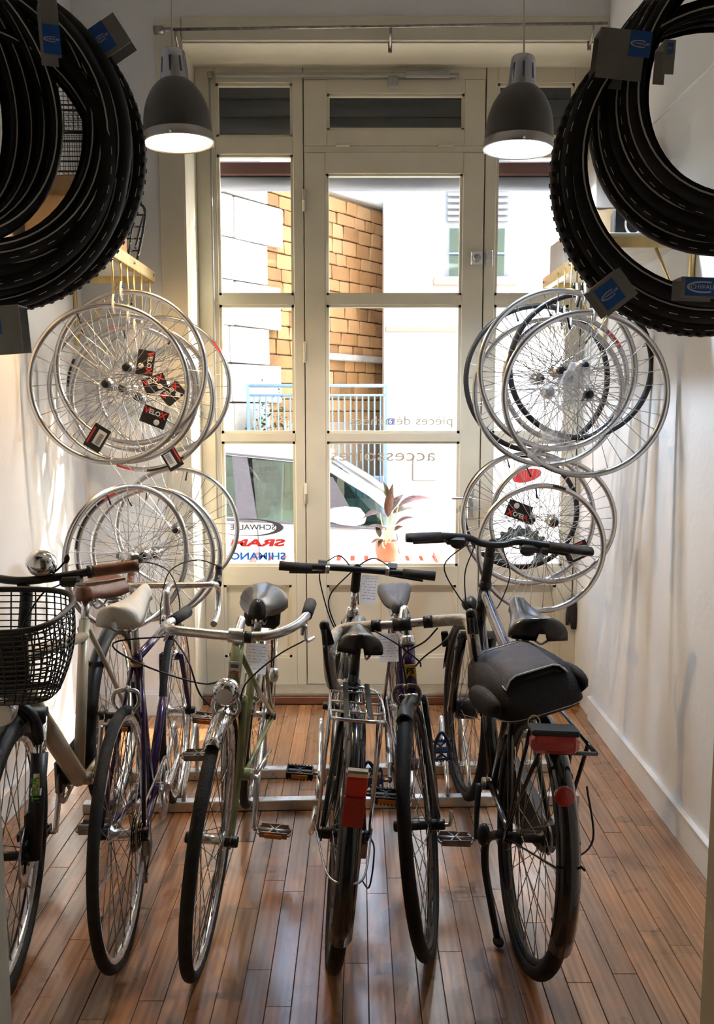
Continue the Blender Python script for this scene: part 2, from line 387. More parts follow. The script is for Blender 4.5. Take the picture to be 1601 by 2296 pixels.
# floor: dark sub-floor with boards laid on it
floor = wallbox('floor', -2.4, 2.4, -2.2, 4.50, -.12, -.0125, 'lip'); floor['label'] = 'worn varnished wooden board floor'
PW = .0655
def plank_mesh(w):
    return MB().box((0, 0, -.006), (w, 1.0, .012), bev=.0012).mesh('floor_plank', M_['wood'])
pm = plank_mesh(PW-.0016)
rp = random.Random(3)
ncol = int((XR-XL)/PW)+4
for i in range(ncol):
    xc = .060-PW*21+PW*i
    x0, x1 = max(XL, xc-PW/2+.0008), min(XR, xc+PW/2-.0008)
    if x1-x0 < .012: continue
    me = pm if x1-x0 > PW-.003 else plank_mesh(x1-x0)
    y = 1.46-rp.uniform(0, .6); yend = 4.17 if x1 < -.80 else 4.315
    while y < yend:
        ln = rp.uniform(.38, 1.05); y1 = min(y+ln, yend)
        if yend-y1 < .15: y1 = yend
        ya = max(y, 1.46)
        if y1-ya > .03:
            o = link('floor_plank', me, floor); o.location = ((x0+x1)/2, (ya+y1)/2, rp.uniform(-.0006, .0002)); o.scale = (1, (y1-ya)-.0012, 1)
        y = y1
# the boards of the shop behind the lens run on as one slab
wallbox('floor_back', -2.3, 2.3, -2.1, 1.459, -.0124, 0, 'wood')['label'] = 'board floor of the shop area'
wallbox('wall_left', XL-.15, XL, 1.45, 4.6, -.1, ZC)
wallbox('wall_right', XR, XR+.15, 1.45, 4.6, -.1, ZC)
wallbox('wall_front', XL, -.80, YF, 4.60, -.1, ZC)
wallbox('wall_front_lintel', -.80, XR, YF, 4.60, 3.16, ZC)
wallbox('ceiling', -2.4, 2.4, -2.2, 4.6, ZC, ZC+.12, 'ceil')
JY0, JY1, JX = 1.22, 1.45, .612
wallbox('wall_back_left', -2.4, -JX-.012, JY0, JY1, -.1, ZC, 'jamb')
wallbox('wall_back_right', JX+.004, 2.4, JY0, JY1, -.1, ZC, 'jamb')
wallbox('wall_shop_left', -2.4, -2.25, -2.2, JY0, -.1, ZC)
wallbox('wall_shop_right', 2.25, 2.4, -2.2, JY0, -.1, ZC)
wallbox('wall_shop_back', -2.4, 2.4, -2.2, -2.05, -.1, ZC)
# screw holes in the right jamb
jr = bpy.data.objects['wall_back_right']
for zz in (.30, .42, .60, .72, .95, 1.15):
    MB().lathe([(.0001, 0), (.0045, 0), (.0055, .0004)], 10, T(JX+.0035, JY1-.06, zz) @ R(-90, 'Y')).build('screw_hole', M_['soil'], jr)
# architrave band around the window opening
tr = MB()
tr.box((-.86, YF-.006, 1.63), (.115, .012, 3.26), bev=.003); tr.box((.168, YF-.006, 3.215), (1.938, .012, .105), bev=.003)
tr.build('trim_1', M_['cream'], kind='structure')
# reveal lining
rv = MB(); rv.box((-.806+.004, (YF+YW)/2, 1.58), (.010, YW-YF+.02, 3.16)); rv.box((.168, (YF+YW)/2, 3.158), (1.938, YW-YF, .006))
rv.build('trim_2', M_['cream'], kind='structure')
# baseboards
bb = MB(); bb.box((XR-.009, 2.775, .055), (.018, 2.65, .11), bev=.002); bb.box((XR-.011, 2.775, .1145), (.022, 2.65, .012), bev=.004); bb.build('baseboard_right', M_['wall'], kind='structure')
bb = MB(); bb.box((XL+.009, 2.815, .055), (.018, 2.71, .11), bev=.002); bb.box((XL+.011, 2.815, .1145), (.022, 2.71, .012), bev=.004); bb.build('baseboard_left', M_['wall'], kind='structure')
bb = MB(); bb.box((-1.05, YF-.009, .055), (.47, .018, .11), bev=.002); bb.build('baseboard_front', M_['wall'], kind='structure')
# thin surface cable trunking high on the right wall
MB().box((XR-.005, 2.8, 2.60), (.010, 2.6, .016), bev=.002).build('trim_3', M_['wall'], kind='structure')
# threshold
th = MB(); th.box((.168, 4.39, .02), (1.938, .14, .040), bev=.004); th.build('trim_4', M_['threshold'], kind='structure')
th = MB(); th.box((.168, 4.40, .052), (1.938, .155, .024), bev=.006); th.build('trim_5', M_['lip'], kind='structure')

# ---- the glazed shop front
def glazing(name, x0, x1, z0, z1, panes, panels, y0=YW, th=.05, label=None, stile=None):
    """frame of stiles and rails round one column of openings, bottom to top"""
    holes = sorted([(a, b, c, d, 'pane') for a, b, c, d in panes]+[(a, b, c, d, 'panel') for a, b, c, d in panels], key=lambda h: h[2])
    fr = MB(); yc = y0+th/2
    hx0, hx1 = min(h[0] for h in holes), max(h[1] for h in holes)
    fr.box(((x0+hx0)/2, yc, (z0+z1)/2), (hx0-x0, th, z1-z0), bev=.003); fr.box(((hx1+x1)/2, yc, (z0+z1)/2), (x1-hx1, th, z1-z0), bev=.003)
    rows = sorted(set((h[2], h[3]) for h in holes)); z = z0
    for (a, b) in rows:
        fr.box(((hx0+hx1)/2, yc, (z+a)/2), (hx1-hx0, th, a-z)); z = b
        cols = sorted([(h[0], h[1]) for h in holes if h[2] == a])
        if cols[0][0]-hx0 > .0005: fr.box(((hx0+cols[0][0])/2, yc, (a+b)/2), (cols[0][0]-hx0, th, b-a))
        if hx1-cols[-1][1] > .0005: fr.box(((hx1+cols[-1][1])/2, yc, (a+b)/2), (hx1-cols[-1][1], th, b-a))
        for k in range(len(cols)-1): fr.box(((cols[k][1]+cols[k+1][0])/2, yc, (a+b)/2), (cols[k+1][0]-cols[k][1], th, b-a))
    fr.box(((hx0+hx1)/2, yc, (z+z1)/2), (hx1-hx0, th, z1-z))
    root = fr.build(name, M_['cream'], kind='structure')
    if label: root['label'] = label
    for (a, b, c, d, k) in holes:
        w, h, cx, cz = b-a, d-c, (a+b)/2, (c+d)/2
        bd = MB(); t = .013
        for dy, tt in ((.010, t), (.022, t*.55)):
            y = y0+dy+.012
            bd.box((cx, y, d-tt/2), (w, .024, tt)); bd.box((cx, y, c+tt/2), (w, .024, tt))
            bd.box((a+tt/2, y, cz), (tt, .024, h)); bd.box((b-tt/2, y, cz), (tt, .024, h))
        bd.build('bead', M_['cream'], root)
        if k == 'pane': MB().box((cx, y0+.036, cz), (w-.004, .004, h-.004)).build('pane', M_['glass'], root)
        else:
            p = MB(); p.box((cx, y0+.034, cz), (w-.002, .012, h-.002)); p.build('panel', M_['cream'], root)
    return root
ROW2, ROW3 = (2.026, 1.383), (1.342, .695)
win1 = glazing('window_1', -.797, -.271, .062, 3.175,
    [(-.697, -.321, .695, 1.342), (-.697, -.321, 1.383, 2.026), (-.697, -.321, 2.072, 2.752), (-.697, -.321, 2.832, 3.086)], [(-.700, -.346, .208, .597)], label='narrow fixed shop window left of the door')
win2 = glazing('window_2', .628, XR, .062, 3.175,
    [(.682, 1.058, .695, 1.342), (.682, 1.058, 1.383, 2.026), (.682, 1.058, 2.072, 2.752), (.682, 1.058, 2.832, 3.086)], [(.70, 1.03, .208, .597)], label='narrow fixed shop window right of the door')
door = glazing('door_1', -.266, .622, .066, 2.758,
    [(-.159, .518, .695, 1.342), (-.159, .518, 1.383, 2.026), (-.159, .518, 2.072, 2.661)], [(-.163, .137, .208, .597), (.205, .510, .208, .597)], label='cream glazed shop door with two lower panels')
win3 = glazing('window_3', -.266, .622, 2.792, 3.100, [(-.153, .521, 2.865, 3.038)], [], label='hopper window above the door')
MB().box((.178, YW+.03, 2.775), (.89, .05, .030)).build('trim_6', M_['cream'], kind='structure')
MB().box((.178, YW+.03, 3.138), (.89, .05, .072)).build('trim_7', M_['cream'], kind='structure')
# hinges
for zz in (2.53, 1.79, 1.075):
    h = MB(); h.lathe([(.0001, -.052), (.008, -.052), (.008, -.002), (.0088, -.001), (.0088, .001), (.008, .002), (.008, .052), (.0001, .056)], 10, T(-.268, YW-.008, zz)); h.build('hinge', M_['cream'], door)
for xx in (-.075, .43):
    h = MB(); h.lathe([(.0001, -.035), (.007, -.035), (.007, .035), (.0001, .037)], 10, T(xx, YW-.006, 2.790) @ R(90, 'Y')); h.build('hinge', M_['cream'], win3)
# rim latch on the door stile
l = MB(); l.box((.588, YW-.012, 2.250), (.058, .024, .066), bev=.004); lt = l.build('rim_latch', M_['alu'], door)
MB().lathe([(.0001, .020), (.016, .020), (.019, .012), (.019, 0)], 16, T(.588, YW-.024, 2.250) @ R(90, 'X')).build('knob', M_['dsteel'], lt)
MB().box((.652, YW-.010, 2.248), (.034, .02, .08), bev=.003).build('latch_keep', M_['alu'], win2)
# lever handle
hd = MB(); hd.box((.578, YW-.004, 1.03), (.034, .008, .17), bev=.003); hd.tube([(.578, YW-.004, 1.058), (.578, YW-.045, 1.058)], .008, 10); hd.tube(catmull([(.578, YW-.045, 1.058), (.54, YW-.048, 1.058), (.475, YW-.046, 1.054)], 5), .0075, 10)
hd.build('door_handle', M_['alu'], door)
# hopper window opener: long bar, arm housing and the vertical rod
op = thing('window_opener', 'grey fanlight opener bar above the shop door', 'window opener')
b = MB(); b.box((-.10, YW-.024, 3.112), (1.18, .018, .018), bev=.004); b.build('slide_bar', M_['gpaint'], op)
b = MB(); b.box((.335, YW-.028, 3.114), (.215, .026, .030), bev=.005); b.build('arm_cover', M_['gpaint'], op)
b = MB(); b.box((.168, YW-.022, 3.078), (.050, .036, .045), bev=.004); b.box((.168, YW-.02, 3.105), (.012, .02, .04)); b.build('bracket', M_['gpaint'], op)
b = MB(); b.box((-.715, YW-.024, 3.112), (.030, .024, .030), bev=.004); b.build('corner_joint', M_['dsteel'], op)
b = MB(); b.tube([(-.722, YW-.014, 3.11), (-.722, YW-.014, .95)], .005, 8); b.build('rod', M_['gpaint'], op)
# curtain rod on the lintel
cr = thing('curtain_rod', 'slim grey metal curtain rod on the wall above the window', 'curtain rod')
ra, rb_ = atY(385, 66, 4.09), atY(1362, 52, 4.09)
b = MB(); b.tube([ra, rb_], .0065, 10); b.build('rod', M_['dsteel'], cr)
e0 = atY(345, 68, 4.09); b = MB(); b.tube([e0, e0+(ra-e0)*.55], .018, 14); b.tube([e0, ra], .009, 10); b.build('finial', M_['dsteel'], cr)
for (px, py) in ((394, 66), (876, 59), (1332, 53)):
    p = atY(px, py, 4.09)
    b = MB(); b.tube(catmull([(p.x, YF, p.z-.06), (p.x, YF-.035, p.z-.055), (p.x, p.y+.002, p.z-.03), (p.x, p.y, p.z-.008)], 4), .006, 8)
    b.box((p.x, YF-.004, p.z-.06), (.018, .008, .045), bev=.002); b.build('bracket', M_['dsteel'], cr)
# pull cord with a black strap on the right window edge
pc = thing('shutter_cord', 'black pull cord with a dark strap hanging in the right corner', 'cord')
b = MB(); b.tube([(1.112, 4.425, 2.6), (1.110, 4.425, 1.5), (1.108, 4.425, .53)], .0028, 6); b.build('cord', M_['cable'], pc)
b = MB(); b.loft([[(1.108+w*math.cos(a)+o, 4.425+d*math.sin(a), z) for a in [2*PI*k/10 for k in range(10)]] for z, w, d, o in ((.535, .008, .006, 0), (.525, .024, .012, 0), (.46, .026, .012, .004), (.42, .020, .011, .010), (.37, .013, .009, .014))])
b.loft([[(1.108+w*math.cos(a)+o, 4.428+d*math.sin(a), z) for a in [2*PI*k/10 for k in range(10)]] for z, w, d, o in ((.50, .010, .01, -.012), (.44, .013, .01, -.016), (.39, .009, .007, -.020))])
b.build('strap', M_['fabric'], pc)

# lettering on the glass, read from the street
GY = YW+.0335
def gtext(body, px, py, wpx, hpx, m, shear=0, bold=0, parent=None, name='lettering'):
    """lettering on the inner face of the glass: centre, width and capital height in photo pixels"""
    c = atY(px, py, GY); k = (c-Vector((0, 0, HC))).length; sc_ = at(px+1, py, 1.0)-at(px, py, 1.0); pxm = sc_.x*c.y/at(px, py, 1.0).y
    t = MB().text(body, 1.0, Matrix.Identity(4), .0, shear, bold)
    xs = [v[0] for v in t.v]; zs = [v[1] for v in t.v]; w, h = max(xs)-min(xs), max(zs)-min(zs); cx, cz = (max(xs)+min(xs))/2, (max(zs)+min(zs))/2
    t.v = [(c.x-(v[0]-cx)/w*wpx*pxm, GY+v[2], c.z+(v[1]-cz)/h*hpx*pxm) for v in t.v]; t.f = [f[::-1] for f in t.f]
    return t.build(name, M_[m] if isinstance(m, str) else m, parent)
M_['vinyl'] = mat('frosted_vinyl', (.50, .44, .33), .6); M_['vred'] = mat('red_vinyl', (.80, .05, .05), .4); M_['vblue'] = mat('blue_vinyl', (.02, .16, .60), .4); M_['vgr'] = mat('dark_grey_vinyl', (.10, .11, .12), .4)
gtext('pièces détachées', 900, 946, 229, 26, 'vinyl', parent=door)
gtext('accessoires', 858, 1021, 236, 25, 'vinyl', parent=door)
gtext('SCHWALBE', 567, 1182, 101, 12, 'vgr', bold=.025, parent=win1)
gtext('SRAM', 578, 1217, 124, 17, 'vred', shear=-.15, bold=.05, parent=win1)
gtext('SHIMANO', 578, 1247, 126, 17, 'vblue', bold=.035, parent=win1)
el = MB(); ov = []; n = 48; c0 = atY(560, 1183, GY)
for k in range(n+1):
    a = -PI*.72+PI*1.44*k/n; w = .036*max(0, math.cos(a*.62))**1.5+.002
    ov.append(((c0.x+.176*math.cos(a), c0.z+.046*math.sin(a)), (c0.x+(.176-w)*math.cos(a), c0.z+(.046-w*.25)*math.sin(a))))
el.add([(p[0], GY, p[1]) for q in ov for p in q], [(2*k, 2*k+1, 2*k+3, 2*k+2) for k in range(n)])
el.build('logo_swoosh', M_['vgr'], win1)

# ================================================================== the street outside
ZS = -.35
st = MB(); st.box((0, 11.5, ZS-.1), (40, 13.6, .2)); st.build('street', M_['asph'], kind='structure')
st = MB(); st.box((0, 5.2, ZS+.08), (40, 1.2, .16), bev=.02); st.build('pavement', M_['kerb'], kind='structure')
# the shop's own outer wall around the opening
wallbox('wall_outer_left', -6, -.80, 4.60, 4.72, ZS, 6, 'facade'); wallbox('wall_outer_right', XR, 6, 4.60, 4.72, ZS, 6, 'facade')
wallbox('wall_outer_top', -.80, XR, 4.60, 4.72, 3.3, 6, 'facade'); wallbox('wall_outer_base', -.80, XR, 4.60, 4.66, ZS, .04, 'facade')
# roller shutter seen through the top lights, awning case and tube below it
rs = thing('roller_shutter', 'dark grey roller shutter behind the top window panes', 'shutter')
for k in range(6):
    b = MB(); z = 2.80+k*.085
    b.loft([[(x, 4.60+.020*math.cos(a), z+.0425+.052*math.sin(a)) for a in [2*PI*q/10 for q in range(10)]] for x in (-.79, 1.13)])
    b.build('slat', M_['shutter'], rs)
aw = thing('awning_box', 'brown awning case with pale blue tube across the window top', 'awning')
b = MB(); b.box((.165, 4.625, 2.725), (1.93, .045, .07), bev=.008); b.build('case', M_['awn'], aw)
b = MB(); b.tube([(-.795, 4.64, 2.655), (1.13, 4.64, 2.655)], .036, 14); b.build('tube', M_['awn2'], aw)

# golden stone retaining wall running away to the right
WA, WU = Vector((-.94, 9.0, 0)), Vector((.6, .8, 0)); WN = Vector((.8, -.6, 0))
def wpt(t, z, o=0): return WA+WU*t+WN*o+Vector((0, 0, z))
WM = frame_m(WA, WU, -WN, Vector((0, 0, 1)))
sw = MB().box((-.1, .30, 1.74), (5.6, .56, 4.22)).build('stone_wall', M_['mortar'], None, WM, label='tall golden stone wall across the street', cat='stone wall')
rs_ = random.Random(11); bricks = []
for k in range(4):
    b = MB(); b.box((0, 0, 0), (1, 1, 1), bev=.06)
    b.v = [tuple(c+rs_.uniform(-.035, .035) for c in p) for p in b.v]
    bricks.append(b.mesh('stone', M_['stone']))
z = .62; row = 0
while z < 3.80:
    h = rs_.uniform(.125, .165)
    if z+h > 3.85: h = 3.85-z
    t = -.10+rs_.uniform(-.05, .05)
    while t < 2.25:
        ln = rs_.uniform(.17, .36)
        o = link('stone', rs_.choice(bricks), sw); o.location = (t+ln/2, .005+rs_.uniform(-.010, .010), z+h/2); o.scale = (ln-.014, .07, h-.013)
        t += ln
    z += h; row += 1
qm = []
for k in range(3):
    b = MB(); b.box((0, 0, 0), (1, 1, 1), bev=.03); b.v = [tuple(c+rs_.uniform(-.012, .012) for c in p) for p in b.v]; qm.append(b.mesh('quoin', M_['quoin']))
z = ZS; k = 0
while z < 3.85:
    h = rs_.uniform(.34, .46); h = min(h, 3.86-z)
    x1 = .14 if k % 2 else -.06; x1 += rs_.uniform(-.04, .04); xm = -.62+rs_.uniform(-.1, .1)
    for (a, b_) in ((-1.35, xm), (xm, x1)):
        o = link('quoin', rs_.choice(qm), sw); o.location = ((a+b_)/2, -.025, z+h/2); o.scale = (b_-a-.012, .14, h-.012)
    z += h; k += 1
b = MB(); b.box((1.60, -.04, 2.09), (1.35, .12, .075), bev=.012); b.build('ledge', M_['quoin'], sw)
b = MB(); b.box((.25, .22, 3.885), (4.9, .62, .07), bev=.015); b.build('coping', M_['quoin'], sw)
b = MB(); b.box((1.28, -.01, 1.02), (2.1, .06, .70), bev=.01); b.build('render_base', M_['mortar'], sw)

# white rendered building on the right of the street
wb = MB().box((3.3, 11.4, 4.3), (6.02, 3.2, 9.4)).build('white_building', M_['facade'], None, None, label='white rendered building across the street', cat='building')
FY = 9.8
b = MB(); b.box((3.3, FY-.03, 2.39), (6.0, .06, .07), bev=.01); b.build('ledge', M_['facadeline'], wb)
wn = MB(); wn.box((1.30, FY-.006, 3.65), (.70, .012, 1.42)); wn = wn.build('window', M_['shut'], wb)
b = MB(); b.box((1.30, FY-.02, 3.22), (.60, .01, .50)); b.build('pane', M_['cglass'], wn)
for k in range(12):
    MB().box((1.30, FY-.035, 3.56+k*.066), (.66, .045, .040), bev=.006).build('louvre', M_['shut'], wb)
b = MB(); b.box((1.28, FY-.06, 2.90), (.92, .12, .09), bev=.01); b.build('sill', M_['facadeline'], wb)
b = MB(); b.box((1.30, FY-.05, 3.20), (.62, .012, .02)); b.build('guard_rail', M_['blu'], wb)
b = MB(); b.box((.745, FY-.02, .85), (.27, .04, .28), bev=.008); b.build('meter_box', M_['facadeline'], wb)
b = MB(); b.box((.745, FY-.035, .85), (.25, .04, .26), bev=.008); b.build('meter_door', M_['facade'], wb)
npn = MB().box((.362, FY-.012, 1.375), (.095, .012, .075), bev=.003).build('number_plate', M_['num'], wb)
MB().text('6', .07, T(.362, FY-.0185, 1.375) @ R(90, 'X'), .0005).build('numeral', M_['tagw'], npn)
# building that closes the left of the street
MB().box((-4.4, 12.2, 3.4), (4.2, 3.0, 7.5)).build('pale_house', M_['facade'], None, None, label='pale plain house far left behind the stone wall', cat='building')

# pale blue railing
rl = thing('street_railing', 'pale blue metal railing below the stone wall', 'railing')
y = 8.45; xa, xb = -1.06, .27
for zz, r in ((1.735, .017), (1.645, .012), (.32, .014)):
    b = MB(); b.tube([(xa, y, zz), (xb, y, zz)], r, 8); b.build('rail', M_['blu'], rl)
for k in range(3):
    x = (xa, -.45, xb)[k]; b = MB(); b.box((x, y, .70), (.030, .030, 2.1), bev=.004); b.build('post', M_['blu'], rl)
bm = MB().tube([(0, 0, .32), (0, 0, 1.645)], .0085, 6).mesh('bar', M_['blu'])
for k in range(22):
    x = xa+.058*(k+1)
    if x < xb-.02: link('bar', bm, rl, T(x, y, 0))
bl = MB().box((-.20, 8.9, .24), (.93, .06, 1.18), bev=.01).build('street_gate', M_['bluwall'], None, None, label='blue grey solid gate panel behind the railing', cat='gate')
# shrub behind the railing
sh = thing('street_shrub', 'small green shrub behind the blue railing', 'shrub', T(-.86, 8.60, ZS))
b = MB(); rr = random.Random(5)
for k in range(220):
    p = Vector((rr.gauss(0, .13), max(-.08,min(.12,rr.gauss(0, .05))), 1.62+rr.gauss(0, .17))); q = Matrix.Rotation(rr.uniform(0, 6.28), 4, (rr.random()-.5, rr.random()-.5, rr.random()))
    l = rr.uniform(.03, .06); b.add([(0, 0, 0), (l*.4, l*.3, .004), (l, 0, 0), (l*.4, -l*.3, .004)], [(0, 1, 2, 3)], False, T(*p) @ q)
b.build('foliage', M_['green'], sh, kind='stuff')
b = MB()
for k in range(7): b.tube(catmull([(rr.uniform(-.05, .05), 0, 0), (rr.uniform(-.1, .1), 0, .8), (rr.uniform(-.2, .2), rr.uniform(-.08, .08), 1.75)], 4), .008, 5)
b.build('stems', M_['stem'], sh)

# white parked car, nose to the right
CY0, CY1 = 6.70, 8.32
car = thing('parked_car', 'white compact car parked outside the window', 'car', None)
stn = [(-3.05, .62, -.05, .02), (-2.9, .74, -.15, 0), (-1.6, .70, -.18, 0), (-.92, .668, -.18, 0), (-.30, .612, -.18, 0), (.25, .588, -.18, 0), (.34, .66, -.18, .01), (.55, .62, -.17, .03), (.80, .54, -.15, .08), (.98, .42, -.08, .16), (1.03, .28, 0, .22)]
b = MB(); rings = []
for (x, zt, zb, ins) in stn:
    y0, y1 = CY0+ins, CY1-ins
    rings.append([(x, y0+.06, zb), (x, y0, zb+.10), (x, y0-.02, (zb+zt)/2), (x, y0+.005, zt-.06), (x, y0+.04, zt), (x, y1-.04, zt), (x, y1-.005, zt-.06), (x, y1+.02, (zb+zt)/2), (x, y1, zb+.10), (x, y1-.06, zb)])
b.loft(rings); b.build('body', M_['carp'], car)
rx = [(-3.0, 1.12), (-2.6, 1.22), (-1.6, 1.235), (-1.06, 1.205), (-.5, 1.145), (-.22, 1.085)]
b = MB()
rings = []
for (x, z) in rx: rings.append([(x, CY0+.13, z-.05), (x, CY0+.15, z), (x, CY0+.30, z+.06), (x, (CY0+CY1)/2, z+.085), (x, CY1-.30, z+.06), (x, CY1-.15, z), (x, CY1-.13, z-.05), (x, (CY0+CY1)/2, z+.035)])
b.loft(rings); b.build('roof', M_['carp'], car)
for yy0, yy1, sg in ((CY0, CY0+.14, 1), (CY1, CY1-.14, -1)):
    b = MB(); b.tube([(-.26, yy1, 1.075), (.10, (yy0+yy1)/2+sg*.01, .86), (.36, yy0+.03*sg, .655)], .034, 8); b.build('windscreen_pillar', M_['carp'], car)
    for x0, w in ((-.86, .075), (-2.25, .10)):
        b = MB(); b.prism([(x0-w, .655), (x0+w, .655), (x0+w*.55-.06, 1.16), (x0-w*1.0-.06, 1.17)], -.02, .02)
        b.v = [(v[0], v[1]+yy0+(.02*sg)+(yy1-yy0)*(v[2]-.655)/.5, v[2]) for v in b.v]; b.build('door_pillar', M_['carg'], car)
    b = MB(); b.prism([(-.30, .60), (.02, .60), (-.20, .98), (-.26, .98)], -.012, .012); b.v = [(v[0], v[1]+yy0+(.02*sg)+(yy1-yy0)*(v[2]-.60)/.52, v[2]) for v in b.v]; b.build('quarter_pillar', M_['carg'], car)
    for nm, ol in (('front_side_window', [(-.79, .655), (-.26, .61), (-.26, 1.08), (-.50, 1.13), (-.84, 1.16)]), ('rear_side_window', [(-2.15, .69), (-.93, .665), (-.97, 1.17), (-2.15, 1.21)]), ('quarter_window', [(-.20, .61), (.20, .62), (-.16, 1.0)])):
        b = MB(); b.prism(ol, -.002, .002); b.v = [(v[0], v[1]+yy0+(.025*sg)+(yy1-yy0)*(v[2]-.60)/.54, v[2]) for v in b.v]; b.build(nm, M_['cglass'], car)
b = MB(); b.add([(-.25, CY0+.16, 1.07), (-.25, CY1-.16, 1.07), (.35, CY1-.06, .665), (.35, CY0+.06, .665)], [(0, 1, 2, 3)]); b.build('windscreen', M_['cglass'], car)
b = MB(); b.box((-.05, 7.5, .60), (.5, 1.4, .16), bev=.05); b.build('dashboard', M_['carin'], car)
for yy in (7.05, 7.95):
    b = MB(); b.box((-.80, yy, .72), (.14, .46, .56), bev=.06); b.ball((-.86, yy, 1.03), .10, sc=(.6, 1.2, .9)); b.build('front_seat', M_['carin'], car)
b = MB(); b.box((-1.75, 7.5, .70), (.14, 1.3, .5), bev=.06); b.build('rear_seat', M_['carin'], car)
b = MB(); b.lathe([(.165, -.012), (.18, 0), (.165, .012), (.155, 0)], 20, T(-.42, 7.05, .70) @ R(65, 'Y'), closed=True); b.build('steering_wheel', M_['carin'], car)
b = MB(); b.loft([[(-.10+dx+.085*sx_*math.cos(a), CY0-.12+.05*math.sin(a), .70+dz+.055*sx_*math.sin(a+.6)) for a in [2*PI*k/14 for k in range(14)]] for dx, dz, sx_ in ((-.10, .03, .55), (-.05, .015, 1.0), (.03, 0, 1.15), (.10, -.03, .75), (.13, -.045, .3))]); wm = b.build('wing_mirror', M_['carp'], car)
MB().box((-.06, CY0-.05, .635), (.11, .09, .030), bev=.01).build('mirror_foot', M_['carg'], wm)
b = MB(); b.tube([(-2.5, CY0+.135, 1.175), (-1.06, CY0+.135, 1.165), (-.5, CY0+.13, 1.11), (-.24, CY0+.125, 1.05)], .009, 6); b.build('roof_strip', M_['carg'], car)
b = MB(); b.tube([(-2.9, CY0-.004, .715), (-.9, CY0-.004, .655), (.22, CY0-.004, .585)], .012, 6); b.build('window_strip', M_['carg'], car)
b = MB(); b.tube([(-.78, CY0-.021, .60), (-.76, CY0-.022, .25), (-.77, CY0, -.05)], .004, 4); b.build('door_gap', M_['carg'], car); b = MB(); b.tube([(.30, CY0-.018, .55), (.34, CY0-.02, .25)], .004, 4); b.build('door_gap', M_['carg'], car)
for x in (.45, -2.25):
    for yy in (CY0+.10, CY1-.10):
        b = MB(); b.lathe([(.0001, .09), (.19, .09), (.30, .10), (.31, .06), (.31, -.06), (.30, -.10), (.0001, -.09)], 28, T(x, yy, ZS+.31) @ R(90, 'X')); b.build('wheel', M_['rubber'], car)

# red slatted table under the window, with the pot plant
tb = thing('street_table', 'red framed slatted table outside below the door glass', 'table')
for k in range(13):
    x = -.56+k*.081; b = MB(); b.box((x, 4.99, .632), (.055, .40, .018), bev=.004); b.build('slat', M_['kerb'], tb)
b = MB(); b.box((-.07, 4.785, .612), (1.10, .03, .030), bev=.004); b.box((-.07, 5.195, .612), (1.10, .03, .030), bev=.004)
for x in (-.61, .47): b.box((x, 4.99, .622), (.035, .46, .045), bev=.004)
b.build('frame', M_['redp'], tb)
for x in (-.57, .43):
    for s_ in (-1, 1):
        b = MB(); b.tube([(x, 4.99+s_*.19, .60), (x, 4.99-s_*.19, ZS+.16)], .014, 6); b.build('leg', M_['redp'], tb)
pp = thing('potted_plant', 'bronze leaved plant in a terracotta pot outside the door', 'potted plant', T(.165, 4.93, .6415))
b = MB(); b.lathe([(.0001, 0), (.050, 0), (.056, .01), (.066, .06), (.066, .115), (.061, .118), (.056, .11), (.05, .02), (.0001, .02)], 24); pot = b.build('pot', M_['terra'], pp)
b = MB(); b.lathe([(.0001, .105), (.057, .105)], 20); b.build('soil', M_['soil'], pp)
def leafmesh(base, tip, w, droop=.0, name='leaf', m='leaf'):
    o = Vector(pp.location); base = Vector(base)-o; tip = Vector(tip)-o; d = tip-base; L = d.length; d.normalize()
    side = d.cross(Vector((0, -.35, 1))).normalized(); up = side.cross(d); v = []; n = 8
    for i in range(n+1):
        t = i/n; ww = w*math.sin(PI*min(1, t**.75))*(1-.1*t)+.0008; c = base+d*L*t+up*(math.sin(PI*t)*.10*L)-Vector((0, 0, droop*L*t*t))
        for s_ in (-1, -.5, 0, .5, 1): v.append(c+side*ww*s_+up*abs(s_)*ww*.28)
    f = [(i*5+k, i*5+k+1, i*5+k+6, i*5+k+5) for i in range(n) for k in range(4)]
    b = MB(); b.add(v, f, True); nv = len(b.v)
    b.v += [(p[0]-up.x*.0012, p[1]-up.y*.0012, p[2]-up.z*.0012) for p in b.v]; b.f += [[i+nv for i in q][::-1] for q in b.f]; b.sm += b.sm[:]; b.mi += b.mi[:]
    return b.build(name, M_[m], pp)
DP = 4.80
for (x0, y0, x1, y1, w, dd) in ((893, 1135, 968, 1117, .026, 0), (870, 1160, 881, 1084, .020, .05), (852, 1150, 813, 1163, .024, -.05), (880, 1152, 932, 1140, .022, .06), (886, 1178, 928, 1160, .020, -.03), (862, 1185, 820, 1182, .014, .02), (872, 1150, 905, 1108, .020, .10), (852, 1205, 842, 1175, .012, 0), (858, 1208, 848, 1228, .010, -.02), (856, 1210, 832, 1218, .010, 0), (868, 1115, 857, 1078, .013, .08), (884, 1190, 905, 1180, .014, -.06)):
    q = random.Random(x0).uniform(-.05, .05); leafmesh(at(x0, y0, DP+dd*.5), at(x1, y1, DP+dd+q), w*1.35)
for (x1, y1, dd) in ((893, 1135, 0), (870, 1160, .02), (852, 1150, 0), (880, 1152, .02), (886, 1178, 0), (862, 1185, .01), (868, 1115, .03), (852, 1205, 0)):
    p = at(x1, y1, DP+dd*.5)-Vector(pp.location); b = MB()
    b.tube(catmull([(random.uniform(-.02, .02), random.uniform(-.02, .02), .10), (p.x*.4, p.y*.5, p.z*.55), p], 5), .0035, 6); b.build('stem', M_['stem'], pp)
